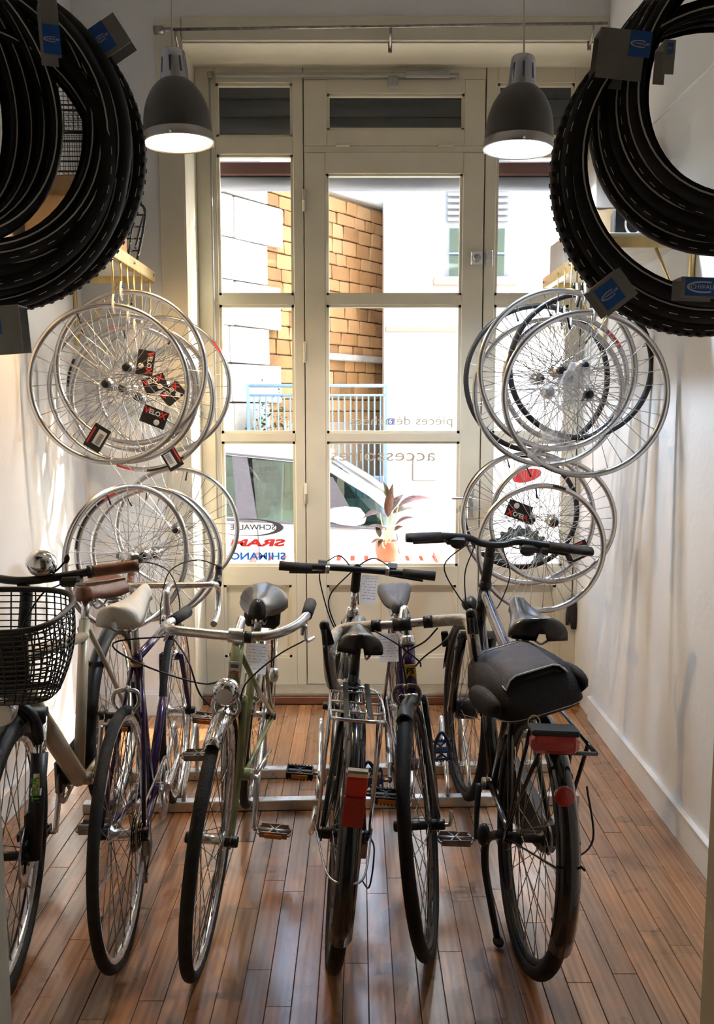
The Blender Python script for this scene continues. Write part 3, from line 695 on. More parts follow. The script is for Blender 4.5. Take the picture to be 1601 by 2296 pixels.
# gear emblem and red label stuck on the right window
b = MB(); pts = []
cgx, cgz = at(1168, 1238, 4.51).x, at(1168, 1238, 4.51).z
for i in range(72):
    a = 2*PI*i/72; r2 = .150 if (i//2) % 2 else .132; pts.append((r2*math.cos(a), r2*math.sin(a)))
b.add([(cgx+x, GY, cgz+z*.92) for x, z in pts]+[(cgx+.085*math.cos(2*PI*i/72), GY, cgz+.078*math.sin(2*PI*i/72)) for i in range(72)], [(i, (i+1) % 72, 72+(i+1) % 72, 72+i) for i in range(72)])
b.build('gear_emblem', mat('dark_teal_vinyl', (.03, .055, .06), .5), win2)
cgz = at(1180, 1066, 4.51).z; cgx = at(1180, 1066, 4.51).x
b = MB(); b.add([(cgx+.075*math.cos(2*PI*i/32), GY, cgz+.034*math.sin(2*PI*i/32)+.2*.075*math.cos(2*PI*i/32)) for i in range(32)], [list(range(32))]); b.build('red_label', M_['vred'], win2)
# backing strips added behind the meeting stiles to stop light leaking through
MB().box((-.2685, YW+.058, 1.60), (.05, .012, 3.1)).build('gap_backing_1', M_['cream'], kind='structure')
MB().box((.625, YW+.058, 1.60), (.05, .012, 3.1)).build('gap_backing_2', M_['cream'], kind='structure')

# ================================================================== pendant lamps
def pendant(label, px, py, d, tilt, ecol, power, lcol):
    p = at(px, py, d); M = T(*p) @ R(tilt, 'Y')
    t = thing('pendant_lamp', label, 'lamp', M, 'pendant lamps in the shop window')
    prof = []
    n = 16
    for i in range(n+1):
        a = i/n; z = .030+.185*a; r = .121*math.sqrt(max(0, 1-((a*.93)**2.3)))
        prof.append((max(r, .046), z))
    b = MB(); b.lathe(prof, 40); sh_ = b.build('shade', M_['lshade'], t)
    b = MB(); b.lathe([(max(.040, r-.003), z-.002) for r, z in prof], 40); b.f = [f[::-1] for f in b.f]; b.build('shade_lining', M_['lin'], sh_)
    b = MB(); b.lathe([(.1205, .032), (.1235, .030), (.1245, .004), (.1255, 0), (.1215, -.002), (.1185, .004), (.118, .030)], 40, closed=True); b.build('rim_ring', M_['lring'], t)
    for k in range(3):
        a = 2*PI*k/3+.5; b = MB(); b.ball((.127*math.cos(a), .127*math.sin(a), .006), .005, 8, 6); b.build('rim_screw', M_['chrome'], t)
    # slotted chrome neck
    b = MB(); z0, z1 = .208, .315; nseg = 8
    def rn(z): return .052-(z-z0)/(z1-z0)*.011
    b.lathe([(rn(z0), z0), (rn(.232), .232)], 40); b.lathe([(rn(.285), .285), (rn(.308), .308), (.036, .315), (.010, .318), (.0001, .318)], 40)
    for k in range(nseg):
        a0 = 2*PI*k/nseg; b.lathe([(rn(.232), .232), (rn(.285), .285)], 4, a0=a0, a1=a0+2*PI/nseg*.78)
    b.build('neck', M_['lneck'], t)
    b = MB(); b.lathe([(.0001, .205), (.032, .205), (.032, .305), (.0001, .305)], 20); b.build('socket', M_['blk'], t)
    b = MB(); b.lathe([(.0001, .100), (.020, .104), (.030, .120), (.030, .140), (.020, .165), (.016, .205)], 20); b.build('bulb', emis('bulb_glow', ecol, 45.), t)
    li = bpy.data.lights.new('lamp_light', 'POINT'); li.energy = power; li.color = lcol; li.shadow_soft_size = .035
    lo = bpy.data.objects.new('lamp_light', li); COL.objects.link(lo); lo.parent = t; lo.location = (0, 0, .080)
    # cord up to the ceiling, in the lamp's own frame
    top = M.inverted() @ Vector((p.x+(-.008 if tilt > 0 else .004), p.y, ZC))
    b = MB(); b.tube(catmull([(0, 0, .316), (0, 0, .36), top*.5+Vector((0, 0, .16)), top], 6), .0032, 6); b.build('cord', M_['cord'], t)
    b = MB(); b.lathe([(.0001, 0), (.045, 0), (.04, -.03), (.0001, -.035)], 20, T(*top)); b.build('ceiling_rose', M_['lin'], t)
    return t
pendant('dark grey pendant lamp with warm bulb beside the left tyres', 401, 322, 3.10, -2.5, (1., .72, .38), 54, (1., .63, .29))
pendant('dark grey pendant lamp with cool white bulb beside the right tyres', 1162, 336, 3.10, 2.0, (.84, .90, 1.), 76, (.68, .82, 1.))

# ================================================================== bike rack on the floor
rk = thing('bike_rack', 'galvanised steel floor rack holding the row of bicycles', 'bike rack')
def bar3(name, a, b_, w, h, m, parent):
    a, b_ = Vector(a), Vector(b_); d = (b_-a).normalized(); s_ = d.cross(Vector((0, 0, 1)))
    b = MB(); b.box(((b_-a).length/2, 0, 0), ((b_-a).length, w, h), bev=.003); return b.build(name, M_[m], parent, frame_m(a, d, -s_, Vector((0, 0, 1))))
FA, FB, BA, BB_ = (-1.03, 3.115, .0205), (.845, 3.192, .0205), (-.98, 3.395, .0205), (.845, 3.50, .0205)
bar3('front_rail', FA, FB, .04, .04, 'galv', rk); bar3('back_rail', BA, BB_, .04, .04, 'galv', rk)
def lerp(a, b_, t): return Vector(a)+(Vector(b_)-Vector(a))*t
RACKX = [-.935, -.700, -.425, -.108, .165, .385, .66]
for xx in RACKX:
    for s_ in (-1, 1):
        x = xx+s_*.043
        pf = lerp(FA, FB, (x+1.03)/1.875); pb = lerp(BA, BB_, (x+.98)/1.825)
        b = MB(); b.tube(catmull([pf+V(0, 0, .015), pf+V(0, .02, .06), (pf*.35+pb*.65)+V(0, 0, .165), pb+V(0, -.035, .225), pb+V(0, -.004, .210), pb+V(0, 0, .17), pb+V(0, 0, .015)], 6), .0095, 10); b.build('hoop', M_['galv'], rk)

# ================================================================== wheels
def wheel_parts(Rr, rim='alub', ns=32, hubw=.10, deep=.019, spm='steel', hubm='alu', dark=False):
    """rim of outer radius Rr, axis = local Y; returns meshes"""
    Rm = R(-90, 'X')
    h = .0105
    rm = MB(); rm.lathe([(Rr, -h), (Rr, -h+.0025), (Rr-.006, -h+.003), (Rr-.007, h-.003), (Rr, h-.0025), (Rr, h), (Rr-.013, h), (Rr-deep, h*.45), (Rr-deep-.002, 0), (Rr-deep, -h*.45), (Rr-.013, -h)], 72, Rm, closed=True)
    sp = MB(); fl = .021; rnd = random.Random(int(Rr*1e4))
    for k in range(ns):
        side = 1 if k % 2 else -1; pair = k//2; cross = 1 if pair % 2 else -1
        a = 2*PI*k/ns; ah = a+cross*2*PI/ns*5.2
        p0 = (fl*math.cos(ah), side*hubw*.30, fl*math.sin(ah)); p1 = ((Rr-deep)*math.cos(a), side*.002, (Rr-deep)*math.sin(a))
        sp.tube([p0, p1], .00135, 4, caps=False)
        q = Vector(p1); dn = (Vector(p0)-q).normalized(); sp.tube([q, q+dn*.014], .0022, 5, caps=False)
    hb = MB(); w = hubw/2
    hb.lathe([(.0001, -w), (.009, -w), (.009, -w*.72), (.0245, -w*.68), (.0245, -w*.58), (.013, -w*.42), (.012, w*.42), (.0245, w*.58), (.0245, w*.68), (.009, w*.72), (.009, w), (.0001, w)], 18, Rm)
    ax = MB(); ax.lathe([(.0001, -(w+.022)), (.013, -(w+.022)), (.0155, -(w+.018)), (.016, -w), (.016, -(w-.014))], 14, Rm)
    return rm.mesh('rim', M_[rim]), sp.mesh('spokes', M_[spm]), hb.mesh('hub', M_[hubm]), ax.mesh('axle_cap', M_['blk'])
def rim_decal(Rr, a, span, m, parent, name='rim_decal'):
    b = MB(); n = 10; v = []
    for i in range(n+1):
        w = math.radians(a)+math.radians(span)*(i/n-.5); 
        for rr_ in (Rr-.003, Rr-.0125): v.append((rr_*math.cos(w), -.0112, rr_*math.sin(w)))
    b.add(v, [(2*i, 2*i+1, 2*i+3, 2*i+2) for i in range(n)]); return b.build(name, M_[m], parent)
def velox(parent, x, z, rot, sc=1.0, barcode=False):
    w, h = .098*sc, .068*sc; M = T(x, -.034, z) @ R(rot, 'Y')
    c = MB().box((0, 0, 0), (w, .0012, h)).build('hang_tag', M_['tagb'], parent, M)
    F = R(90, 'X')
    if barcode:
        MB().box((.004, -.001, -.008), (w*.62, .0006, h*.5)).build('barcode_panel', M_['tagw'], c)
        b = MB()
        for k in range(14): b.box((-.02+k*.0032, -.0016, -.010), (.0006+.0011*(k % 3 == 0), .0004, h*.26))
        b.build('barcode', M_['tagb'], c, kind='stuff'); MB().box((0, -.0012, h*.38), (w*.7, .0006, h*.10)).build('red_band', M_['tagr'], c)
    else:
        MB().text('V', .034*sc, T(-w*.36, -.0012, h*.22) @ F, .0003, bold=.0012).build('lettering', M_['tagr'], c)
        MB().text('ELO', .025*sc, T(-w*.04, -.0012, h*.22) @ F, .0003, bold=.0008).build('lettering', M_['tagw'], c)
        MB().text('X', .034*sc, T(w*.30, -.0012, h*.22) @ F, .0003, bold=.0012).build('lettering', M_['tagr'], c)
        MB().ball((w*.15, -.0010, -h*.25), h*.17, 8, 6, (1, .03, 1)).build('tag_print', M_['tagw'], c)
WH = {}
def hang(label, px, py, rpx, d, yaw=0, spin=0, rim='alub', pitch=0, decals=(), tags=(), group=None, hubm='alu', ns=32):
    Rr = round(rpx*d/FPX, 3); key = (Rr, rim, hubm, ns)
    if key not in WH: WH[key] = wheel_parts(Rr, rim, ns, hubm=hubm)
    p = at(px, py, d); M = T(*p) @ R(yaw, 'Z') @ R(pitch, 'X')
    t = thing('bicycle_wheel', label, 'wheel', M, group)
    S = R(spin, 'Y')
    rm, sp, hb, ax = WH[key]
    link('rim', rm, t, S); link('spokes', sp, t, S, kind='stuff'); link('hub', hb, t, S); link('axle_cap', ax, t, S); link('axle_cap', ax, t, S @ R(180, 'Z'))
    b = MB(); b.tube([(0, 0, -Rr+.02), (0, 0, -Rr+.055)], .003, 6); b.tube([(0, 0, -Rr+.045), (0, 0, -Rr+.06)], .0042, 6); b.build('valve', M_['blk'], t, R(spin*1.7+140, 'Y'))
    for a, sn, m in decals: rim_decal(Rr, a, sn, m, t)
    for (x, z, rot, sc, bc) in tags: velox(t, x, z, rot, sc, bc)
    t['_r'] = Rr; return t
LU, LLo, RU, RLo = 'upper wheels hung on the left', 'lower wheels hung on the left', 'upper wheels hung on the right', 'lower wheels hung on the right'
hw = {}
hw['l1'] = hang('front silver wheel of the upper left cluster, with two black tags', 245, 862, 180, 3.36, 3, 10, group=LU, tags=((.175, -.125, 22, 1.0, False), (-.045, -.205, -58, 1.0, True)), decals=((0, 12, 'alu'),))
hw['l2'] = hang('silver wheel second in the upper left cluster, topmost of it', 293, 826, 173, 3.47, -2, 25, group=LU, tags=((.07, .02, 100, 1.0, False),))
hw['l3'] = hang('silver wheel third in the upper left cluster with low hub', 279, 872, 168, 3.575, 4, 3, group=LU, tags=((.13, .02, -20, .95, False), (.20, -.02, -40, .95, False)))
hw['l4'] = hang('silver wheel fourth in the upper left cluster with red stripe at its bottom', 318, 893, 166, 3.68, -3, 40, group=LU, decals=((255, 14, 'tagr'), (285, 24, 'tagb')), tags=((.13, -.25, 60, 1.0, True),))
hw['l6'] = hang('small silver wheel inside the upper left cluster with red rim mark', 296, 872, 142, 3.80, 6, 20, group=LU, decals=((100, 16, 'tagr'), (165, 26, 'tagb'), (195, 18, 'tagb')))
hw['l5'] = hang('rearmost silver wheel of the upper left cluster nearest the window', 366, 864, 153, 3.95, 0, 12, group=LU, decals=((35, 12, 'tagr'),))
hw['m1'] = hang('silver wheel turned sideways, front of the lower left cluster', 290, 1250, 165, 3.38, 50, 12, group=LLo)
hw['m2'] = hang('silver wheel second in the lower left cluster with black rim stripes', 326, 1242, 155, 3.58, 4, 25, group=LLo, decals=((150, 50, 'tagb'), (205, 36, 'tagb'), (120, 12, 'tagr')))
hw['m3'] = hang('silver wheel third in the lower left cluster with red mark on top', 350, 1240, 149, 3.70, -3, 8, group=LLo, decals=((98, 12, 'tagr'),))
hw['m4'] = hang('rear silver wheel of the lower left cluster, close to the window', 398, 1184, 138, 3.95, 3, 30, group=LLo)
hw['r1'] = hang('large front silver wheel of the upper right cluster', 1312, 885, 187, 3.11, -2, 15, group=RU)
hw['r2'] = hang('silver wheel second in the upper right cluster, hung highest', 1250, 831, 181, 3.24, 3, 33, group=RU)
hw['r5'] = hang('dark rimmed wheel at the wall side of the upper right cluster', 1302, 822, 165, 3.36, 0, 5, 'blk', group=RU)
hw['r3'] = hang('silver wheel third in the upper right cluster, hung lowest', 1228, 880, 168, 3.46, -4, 45, group=RU)
hw['r6'] = hang('small black and silver wheel inside the upper right cluster', 1268, 850, 143, 3.56, 2, 20, group=RU, decals=((120, 60, 'tagb'), (300, 70, 'tagb'), (40, 20, 'tagr')))
hw['r4'] = hang('thin black wheel at the rear of the upper right cluster', 1204, 850, 166, 3.68, 4, 12, 'blk', group=RU)
hw['s1'] = hang('front silver wheel of the lower right cluster, hung lowest', 1213, 1230, 147, 3.50, 3, 20, group=RLo, decals=((75, 12, 'tagb'),))
hw['s4'] = hang('silver wheel of the lower right cluster nearest the right wall', 1238, 1168, 142, 3.66, -3, 8, group=RLo, tags=((-.145, .045, 200, 1.05, False), (.10, -.125, -25, 1.05, True)))
hw['s2'] = hang('wide silver wheel of the lower right cluster by the door edge', 1184, 1162, 152, 3.78, 2, 33, group=RLo)
hw['s3'] = hang('black rimmed wheel at the rear of the lower right cluster', 1166, 1147, 131, 3.90, -2, 15, 'blk', group=RLo)
# brake lever style black valve rods and plastic sleeves on the right cluster
def sleeve(parent, x, z, w, h, rot, seed):
    r_ = random.Random(seed); b = MB(); n, m = 10, 12; rings = []
    for i in range(n+1):
        t = i/n; ww = w*(.35+.65*math.sin(PI*min(1, .25+.75*t))**.6)
        rings.append([(ww*math.cos(2*PI*k/m)*(1+r_.uniform(-.15, .15)), -.05+.022*math.sin(2*PI*k/m)*(1+r_.uniform(-.4, .4)), -h*t+r_.uniform(-.006, .006)) for k in range(m)])
    b.loft(rings, caps=False, smooth=False); b.build('plastic_sleeve', M_['vgrey'], parent, T(x, 0, z) @ R(rot, 'Y'))
sleeve(hw['r2'], -.01, -.04, .045, .20, 12, 1); sleeve(hw['r1'], -.02, .10, .05, .17, 25, 2); sleeve(hw['r1'], -.06, -.15, .05, .16, 60, 4)

# ---- wall shelves the wheels hang from
def shelf(label, side, Xo, Xw, y0, y1, zt):
    t = thing('wall_shelf', label, 'shelf', None, 'brass railed wall shelves')
    b = MB(); b.box(((Xo+Xw)/2, (y0+y1)/2, zt-.010), (abs(Xo-Xw)-.002, y1-y0, .020), bev=.002); b.build('board', M_['whitel'], t)
    b = MB(); b.box((Xo-side*.002, (y0+y1)/2, zt-.020), (.004, y1-y0, .042)); b.box((Xo+side*.014, (y0+y1)/2, zt-.0425), (.032, y1-y0, .004)); b.build('front_rail', M_['rail'], t)
    for y in (y0, y1):
        s_ = 1 if y == y0 else -1
        b = MB(); b.box(((Xo+Xw)/2, y-s_*.003, zt-.032), (abs(Xo-Xw), .006, .036)); b.build('end_rail', M_['rail'], t)
        b = MB(); b.box((Xw-side*.008, y, zt-.17), (.014, .022, .32), bev=.002); b.build('wall_upright', M_['rail'], t)
        b = MB(); b.tube([(Xw-side*.012, y, zt-.30), (Xo+side*.16, y, zt-.05)], .006, 6); b.build('strut', M_['rail'], t)
    for y in (y0+.05, y1-.03, (y0+y1)/2):
        b = MB(); b.lathe([(.0001, .006), (.005, .006), (.007, 0)], 8, T(Xo-side*.004, y, zt-.02) @ R(-90*side, 'Y')); b.build('bolt', M_['dsteel'], t)
    return t
shL = shelf('brass edged wall shelf on the left above the hanging wheels', -1, -.93, XL, 3.32, 4.06, 2.125)
shR = shelf('brass edged wall shelf on the right above the hanging wheels', 1, .845, XR, 3.02, 4.06, 2.095)
def hook(w, xrail, zrail, parent):
    """rod from the shelf rail down to the top of the rim"""
    c = w.location; rr_ = w['_r']; ztop = c.z+math.sqrt(max(0, (rr_-.012)**2-min(abs(xrail-c.x), rr_*.8)**2))-.012; y = c.y
    b = MB(); b.tube([(xrail, y, zrail), (xrail, y, ztop+.05)], .0042, 8); b.build('hook_rod', M_['rail'], parent)
    b = MB(); b.tube(catmull([(xrail, y, ztop+.055), (xrail, y-.016, ztop+.02), (xrail, y-.012, ztop-.010), (xrail, y+.004, ztop-.014), (xrail-.004, y+.018, ztop+.01), (xrail-.006, y+.020, ztop+.035)], 5), .0045, 8); b.build('hook', M_['vgrey2'], parent)
    b = MB(); b.tube([(xrail-.006, y+.020, ztop+.033), (xrail-.006, y+.021, ztop+.060)], .0058, 8); b.build('hook_cap', M_['blk'], parent)
M_['vgrey2'] = mat('clear_hook_sleeve', (.75, .74, .70), .2, spec=.6)
for k in ('l1', 'l2', 'l3', 'l4', 'l6', 'l5'): hook(hw[k], -.935, 2.10, shL)
for k in ('r1', 'r2', 'r5', 'r3', 'r6', 'r4'): hook(hw[k], .835, 2.07, shR)
def slink(a, b_, label):
    """wire link from the bottom of wheel a to the top of wheel b"""
    ca, cb = Vector(a.location), Vector(b_.location); pa = ca+V(0, 0, -a['_r']+.006); pb = cb+V(0, 0, b_['_r']-.006)
    m = MB(); m.tube(catmull([pa+V(0, .02, .012), pa+V(0, .006, .022), pa+V(0, -.012, .0), (pa+pb)/2, pb+V(0, -.012, 0), pb+V(0, .006, -.022), pb+V(0, .02, -.012)], 5), .0016, 6)
    m.build('wire_hook', M_['wire'], None, None, label=label, cat='hook', group='wire hooks between wheels')
for a, b_, tx in (('l1', 'm1', 'wire hook under the front upper left wheel'), ('l3', 'm2', 'wire hook under the third upper left wheel'), ('l4', 'm3', 'wire hook under the upper left wheel with red stripe'), ('l5', 'm4', 'wire hook under the rearmost upper left wheel'),
                  ('r3', 's1', 'wire hook under the lowest upper right wheel'), ('r6', 's4', 'wire hook under the small upper right wheel'), ('r5', 's2', 'wire hook under the dark upper right wheel'), ('r4', 's3', 'wire hook under the thin black upper right wheel')): slink(hw[a], hw[b_], tx)

# ---- goods on the shelves
def carton(label, x, y, z, sx, sy, sz, rot, m, tape=True):
    M = T(x, y, z) @ R(rot, 'Z'); o = MB().box((0, 0, sz/2), (sx, sy, sz), bev=.003).build('cardboard_box', M_[m], None, M, label=label, cat='box', group='boxes on the shelves')
    b = MB(); b.box((0, -sy/4, sz+.001), (sx*.99, sy/2*.98, .003)); b.build('flap', M_[m], o); b = MB(); b.box((0, sy/4, sz+.001), (sx*.99, sy/2*.98, .003)); b.build('flap', M_[m], o)
    if tape: MB().box((0, 0, sz+.0032), (sx*.992, .045, .0008)).build('tape', M_['tagw'], o)
    return o
carton('brown cardboard box on the left shelf behind the tyres', -1.10, 3.52, 2.126, .32, .30, .17, 4, 'carton')
carton('flat brown cardboard box on top of the left shelf box', -1.11, 3.54, 2.302, .28, .26, .08, -6, 'carton')
carton('grey cardboard box at the window end of the right shelf', .985, 3.90, 2.096, .24, .22, .13, 3, 'carton2')
carton('wide brown cardboard box on the right shelf', .985, 3.48, 2.096, .26, .34, .14, -3, 'carton')
bx = carton('grey cardboard box stacked on the wide right shelf box', .985, 3.46, 2.241, .25, .28, .19, 5, 'carton2')
b = MB(); b.box((0, 0, .05), (.13, .10, .10), bev=.004); o = b.build('black_carton', M_['blk'], None, T(.965, 3.17, 2.096) @ R(-8, 'Z'), label='small black printed carton at the near end of the right shelf', cat='box')
MB().lathe([(.030, 0), (.034, .0006), (.038, 0)], 24, T(0, -.0505, .05) @ R(90, 'X') @ Matrix.Diagonal((.8, 1.1, 1, 1))).build('printed_ring', M_['tagw'], o)
# black wire baskets above the left shelf, glimpsed through the tyres
def wire_basket(label, M, w, dth, h):
    t = thing('wire_basket', label, 'basket', M, 'wire baskets on the left shelf'); b = MB(); n = 16
    for zz in (0, h*.5, h): b.tube([(sx*w/2, sy*dth/2, zz) for sx, sy in ((-1, -1), (1, -1), (1, 1), (-1, 1))], .004, 6, closed=True)
    b.build('hoops', M_['blk'], t); b = MB()
    for i in range(n+1):
        x = -w/2+w*i/n
        for sy in (-1, 1): b.tube([(x, sy*dth/2, 0), (x, sy*dth/2, h)], .0012, 4, caps=False)
        b.tube([(x, -dth/2, 0), (x, dth/2, 0)], .0012, 4, caps=False)
    for i in range(n+1):
        y = -dth/2+dth*i/n
        for sx in (-1, 1): b.tube([(sx*w/2, y, 0), (sx*w/2, y, h)], .0012, 4, caps=False)
    for k in range(12):
        zz = h*k/12; b.tube([(sx*w/2, sy*dth/2, zz) for sx, sy in ((-1, -1), (1, -1), (1, 1), (-1, 1))], .0012, 4, closed=True)
    b.build('mesh', M_['blk'], t, kind='stuff')
wire_basket('black wire mesh basket on top of the left shelf boxes', T(-1.10, 3.53, 2.392), .30, .27, .22)
wire_basket('black wire mesh basket stacked highest on the left shelf', T(-1.10, 3.54, 2.618) @ R(6, 'Z'), .28, .25, .20)
# black luggage carriers leaning at the window end of the left shelf
lc = thing('luggage_carrier', 'black metal luggage carriers leaning at the end of the left shelf', 'luggage rack', T(-1.0, 3.80, 2.135) @ R(-30, 'X'))
b = MB(); b.tube(catmull([(-.06, 0, 0), (-.07, 0, .20), (-.05, 0, .30), (.05, 0, .30), (.07, 0, .20), (.06, 0, 0)], 5), .006, 8); b.build('outer_frame', M_['blkp'], lc)
for k in range(4): b = MB(); b.tube([(-.066, 0, .05+k*.065), (.066, 0, .05+k*.065)], .004, 6); b.build('cross_bar', M_['blkp'], lc)
for x in (-.02, .02): b = MB(); b.tube([(x, 0, .02), (x, 0, .30)], .004, 6); b.build('long_bar', M_['blkp'], lc)
for s_ in (-1, 1): b = MB(); b.tube(catmull([(s_*.065, .0, .25), (s_*.07, -.05, .12), (s_*.07, -.075, .0)], 5), .005, 8); b.build('stay', M_['blkp'], lc)
b = MB(); b.box((-.03, -.012, .27), (.07, .004, .07)); b.build('blue_tag', M_['cardb'], lc)

# ================================================================== bunches of new tyres
TY = {}
def tyre_meshes(Rr, w, knob):
    key = (round(Rr, 3), w, knob)
    if key in TY: return TY[key]
    b = MB(); n = 14; prof = []
    for i in range(n):
        a = 2*PI*i/n
        if abs(((a+PI) % (2*PI))-PI-PI) < .5: pass
        prof.append((Rr-w/2+w/2*math.cos(a)*1.0, w/2*math.sin(a)*1.02))
    # open towards the hub: skip the innermost points so the bead shows
    prof = [(Rr-w/2+w/2*math.cos(a), w/2*math.sin(a)) for a in [-2.35+4.7*i/13 for i in range(14)]]
    inner = [(r-(.0018 if r > Rr-w/2 else 0)*1.0, z*.90) for r, z in prof][::-1]
    b.lathe(prof+inner, 64, R(-90, 'X'), closed=True)
    if knob:
        for i in range(90):
            a = 2*PI*i/90
            for s_ in (-1, 1):
                ph = .55*s_; c = Vector((Rr-w/2+(w/2)*math.cos(ph), s_*w/2*math.sin(abs(ph)), 0)); M = R(math.degrees(-a+(.02 if s_ > 0 else 0)), 'Y') @ T(*c) @ R(-s_*32, 'Z')
                b.box((0, 0, 0), (.003, .007, .010), M)
    st_ = MB(); a = 1.80
    st_.lathe([(Rr-w/2+(w/2+.0006)*math.cos(q), (w/2+.0006)*math.sin(q)) for q in (a-.085, a+.085)], 64, R(90, 'X'))
    d2 = MB(); a = 1.05; n = 44   # dashed maker's line
    for i in range(n):
        d2.lathe([(Rr-w/2+(w/2+.0007)*math.cos(q), (w/2+.0007)*math.sin(q)) for q in (a-.035, a+.035)], 2, R(90, 'X'), a0=2*PI*i/n, a1=2*PI*i/n+.06)
    TY[key] = (b.mesh('tyre', M_['rubber']), st_.mesh('reflective_stripe', M_['stripe']), d2.mesh('dashed_line', M_['stripe'])); return TY[key]
def tyre(label, px, py, rpx, d, yaw=0, pitch=0, w=.042, stripe=True, dash=False, knob=False, group=None):
    d = 1.80+(d-1.80)*(.62 if px < 800 else .9)-(.0 if px < 800 else 0); Rr = round(rpx*d/FPX, 3); me, st_, d2 = tyre_meshes(Rr, w, knob); M = T(*at(px, py, d)) @ R(yaw, 'Z') @ R(pitch, 'X')
    o = link('bicycle_tyre', me, None, M, label, 'tyre', group)
    if stripe: link('reflective_stripe', st_, o)
    if dash: link('dashed_line', d2, o, kind='stuff')
    return o
GL, GR = 'tyres hung at upper left', 'tyres hung at upper right'
tl = []
LT = [(-25, 345, 350, 2.36, 2, 0, .045, 1, 1, 1, 'rearmost tyre of the left bunch, reaching furthest right'),
      (-42, 318, 343, 2.30, -3, 2, .042, 1, 0, 0, 'black tyre next to the rearmost in the left bunch'),
      (-62, 352, 345, 2.24, 5, -2, .040, 1, 1, 0, 'tyre hanging lowest in the left bunch'),
      (-75, 292, 338, 2.18, 9, 1, .044, 1, 0, 0, 'fourth tyre from the back of the left bunch'),
      (-70, 330, 318, 2.12, 15, -3, .040, 0, 1, 0, 'fifth tyre from the back of the left bunch, without stripe'),
      (-80, 270, 335, 2.06, 22, 2, .042, 1, 0, 0, 'sixth tyre from the back of the left bunch'),
      (-95, 250, 340, 2.00, 32, -2, .040, 1, 1, 0, 'seventh tyre from the back of the left bunch'),
      (-105, 222, 345, 1.94, 41, 2, .042, 1, 0, 0, 'eighth tyre from the back of the left bunch'),
      (-172, 200, 345, 1.86, 50, 0, .042, 1, 0, 0, 'fourth tyre from the front of the left bunch'),
      (-184, 190, 345, 1.85, 57, 2, .040, 1, 1, 0, 'third tyre from the front of the left bunch, with dashed line'),
      (-192, 184, 345, 1.83, 64, 0, .040, 1, 0, 0, 'second tyre from the front of the left bunch, seen narrow'),
      (-204, 176, 345, 1.80, 70, 0, .042, 1, 0, 0, 'front tyre of the left bunch, seen almost edge on'),
      (-60, 255, 300, 2.04, 38, 4, .038, 1, 1, 0, 'smaller tyre tucked inside the left bunch'),
      (-45, 330, 285, 2.10, 30, -5, .038, 1, 0, 0, 'smallest tyre hanging low inside the left bunch')]
for (px, py, r_, d, yw, pt, w, s1, s2, kn, lb) in LT: tl.append(tyre(lb, px, py, r_, d, yw, pt, w, s1, s2, kn, GL))
trt = []
RT = [(1588, 395, 355, 1.945, 0, 0, .050, 1, 1, 1, 'rearmost knobbly tyre of the right bunch, hanging lowest'),
      (1606, 372, 348, 1.90, -4, 1, .046, 1, 1, 0, 'tyre next to the rearmost in the right bunch'),
      (1622, 345, 338, 1.865, -8, -1, .044, 1, 0, 0, 'third tyre from the back of the right bunch'),
      (1655, 235, 330, 1.83, -24, 1, .042, 1, 1, 0, 'fourth tyre from the back of the right bunch'),
      (1674, 205, 330, 1.80, -27, 0, .042, 0, 1, 0, 'fifth tyre from the back of the right bunch, with dashed lines'),
      (1692, 182, 330, 1.77, -30, -1, .044, 1, 0, 0, 'third tyre from the front of the right bunch'),
      (1714, 162, 328, 1.735, -33, 1, .042, 1, 1, 0, 'second tyre from the front of the right bunch'),
      (1734, 142, 326, 1.70, -36, 0, .044, 1, 0, 0, 'front tyre of the right bunch, most turned aside')]
for (px, py, r_, d, yw, pt, w, s1, s2, kn, lb) in RT: trt.append(tyre(lb, px, py, r_, d, yw, pt, w, s1, s2, kn, GR))
# pegs out of the dividing wall that carry the bunches
for lb, x, y1, zz in (('steel peg carrying the left bunch of tyres', -.90, 2.25, 2.38), ('steel peg carrying the right bunch of tyres', .90, 2.1, 2.33)):
    t = thing('tyre_peg', lb, 'peg', None, 'steel tyre pegs')
    b = MB(); b.tube([(x, JY1, zz), (x, y1, zz), (x, y1+.01, zz+.05)], .014, 10); b.build('bar', M_['galv'], t)
    b = MB(); b.box((x, JY1+.004, zz), (.08, .008, .10), bev=.002); b.build('plate', M_['galv'], t)
# folded maker's cards clipped over the tyres
def card(parent, px, py, d, wpx, hpx, rot, bx0, bx1, by0, by1, yaw=0):
    """card centred on a pixel, blue area in fractions of the card"""
    w, h = wpx*d/FPX, hpx*d/FPX; M = parent.matrix_basis.inverted() @ T(*at(px, py, d)) @ R(yaw, 'Z') @ R(-rot, 'Y')
    c = MB().box((0, 0, 0), (w, .0016, h), bev=.0005); c.box((0, .026, h*.48), (w, .052, .0016)); c.box((0, .052, .0), (w, .0016, h))
    c = c.build('maker_card', M_['cardg'], parent, M)
    cx, cz = (bx0+bx1)/2*w, (by0+by1)/2*h
    MB().box((cx, -.0014, cz), ((bx1-bx0)*w, .0006, (by1-by0)*h)).build('blue_field', M_['cardb'], c)
    tw = (bx1-bx0)*w
    MB().text('SCHWALBE', tw*.17, T(cx, -.0020, cz) @ R(90, 'X'), .0002).build('lettering', M_['tagw'], c)
    el = MB(); n = 24; q = []
    for k in range(n+1):
        a = PI*.35+PI*1.3*k/n; q += [(cx+tw*.46*math.cos(a), -.0020, cz+tw*.16*math.sin(a)), (cx+tw*.03+tw*.44*math.cos(a), -.0020, cz+tw*.12*math.sin(a))]
    el.add(q, [(2*k, 2*k+1, 2*k+3, 2*k+2) for k in range(n)]); el.build('logo_arc', M_['tagw'], c)
card(tl[0], 243, 82, 2.085, 76, 74, 33, -.5, .08, -.35, .5)
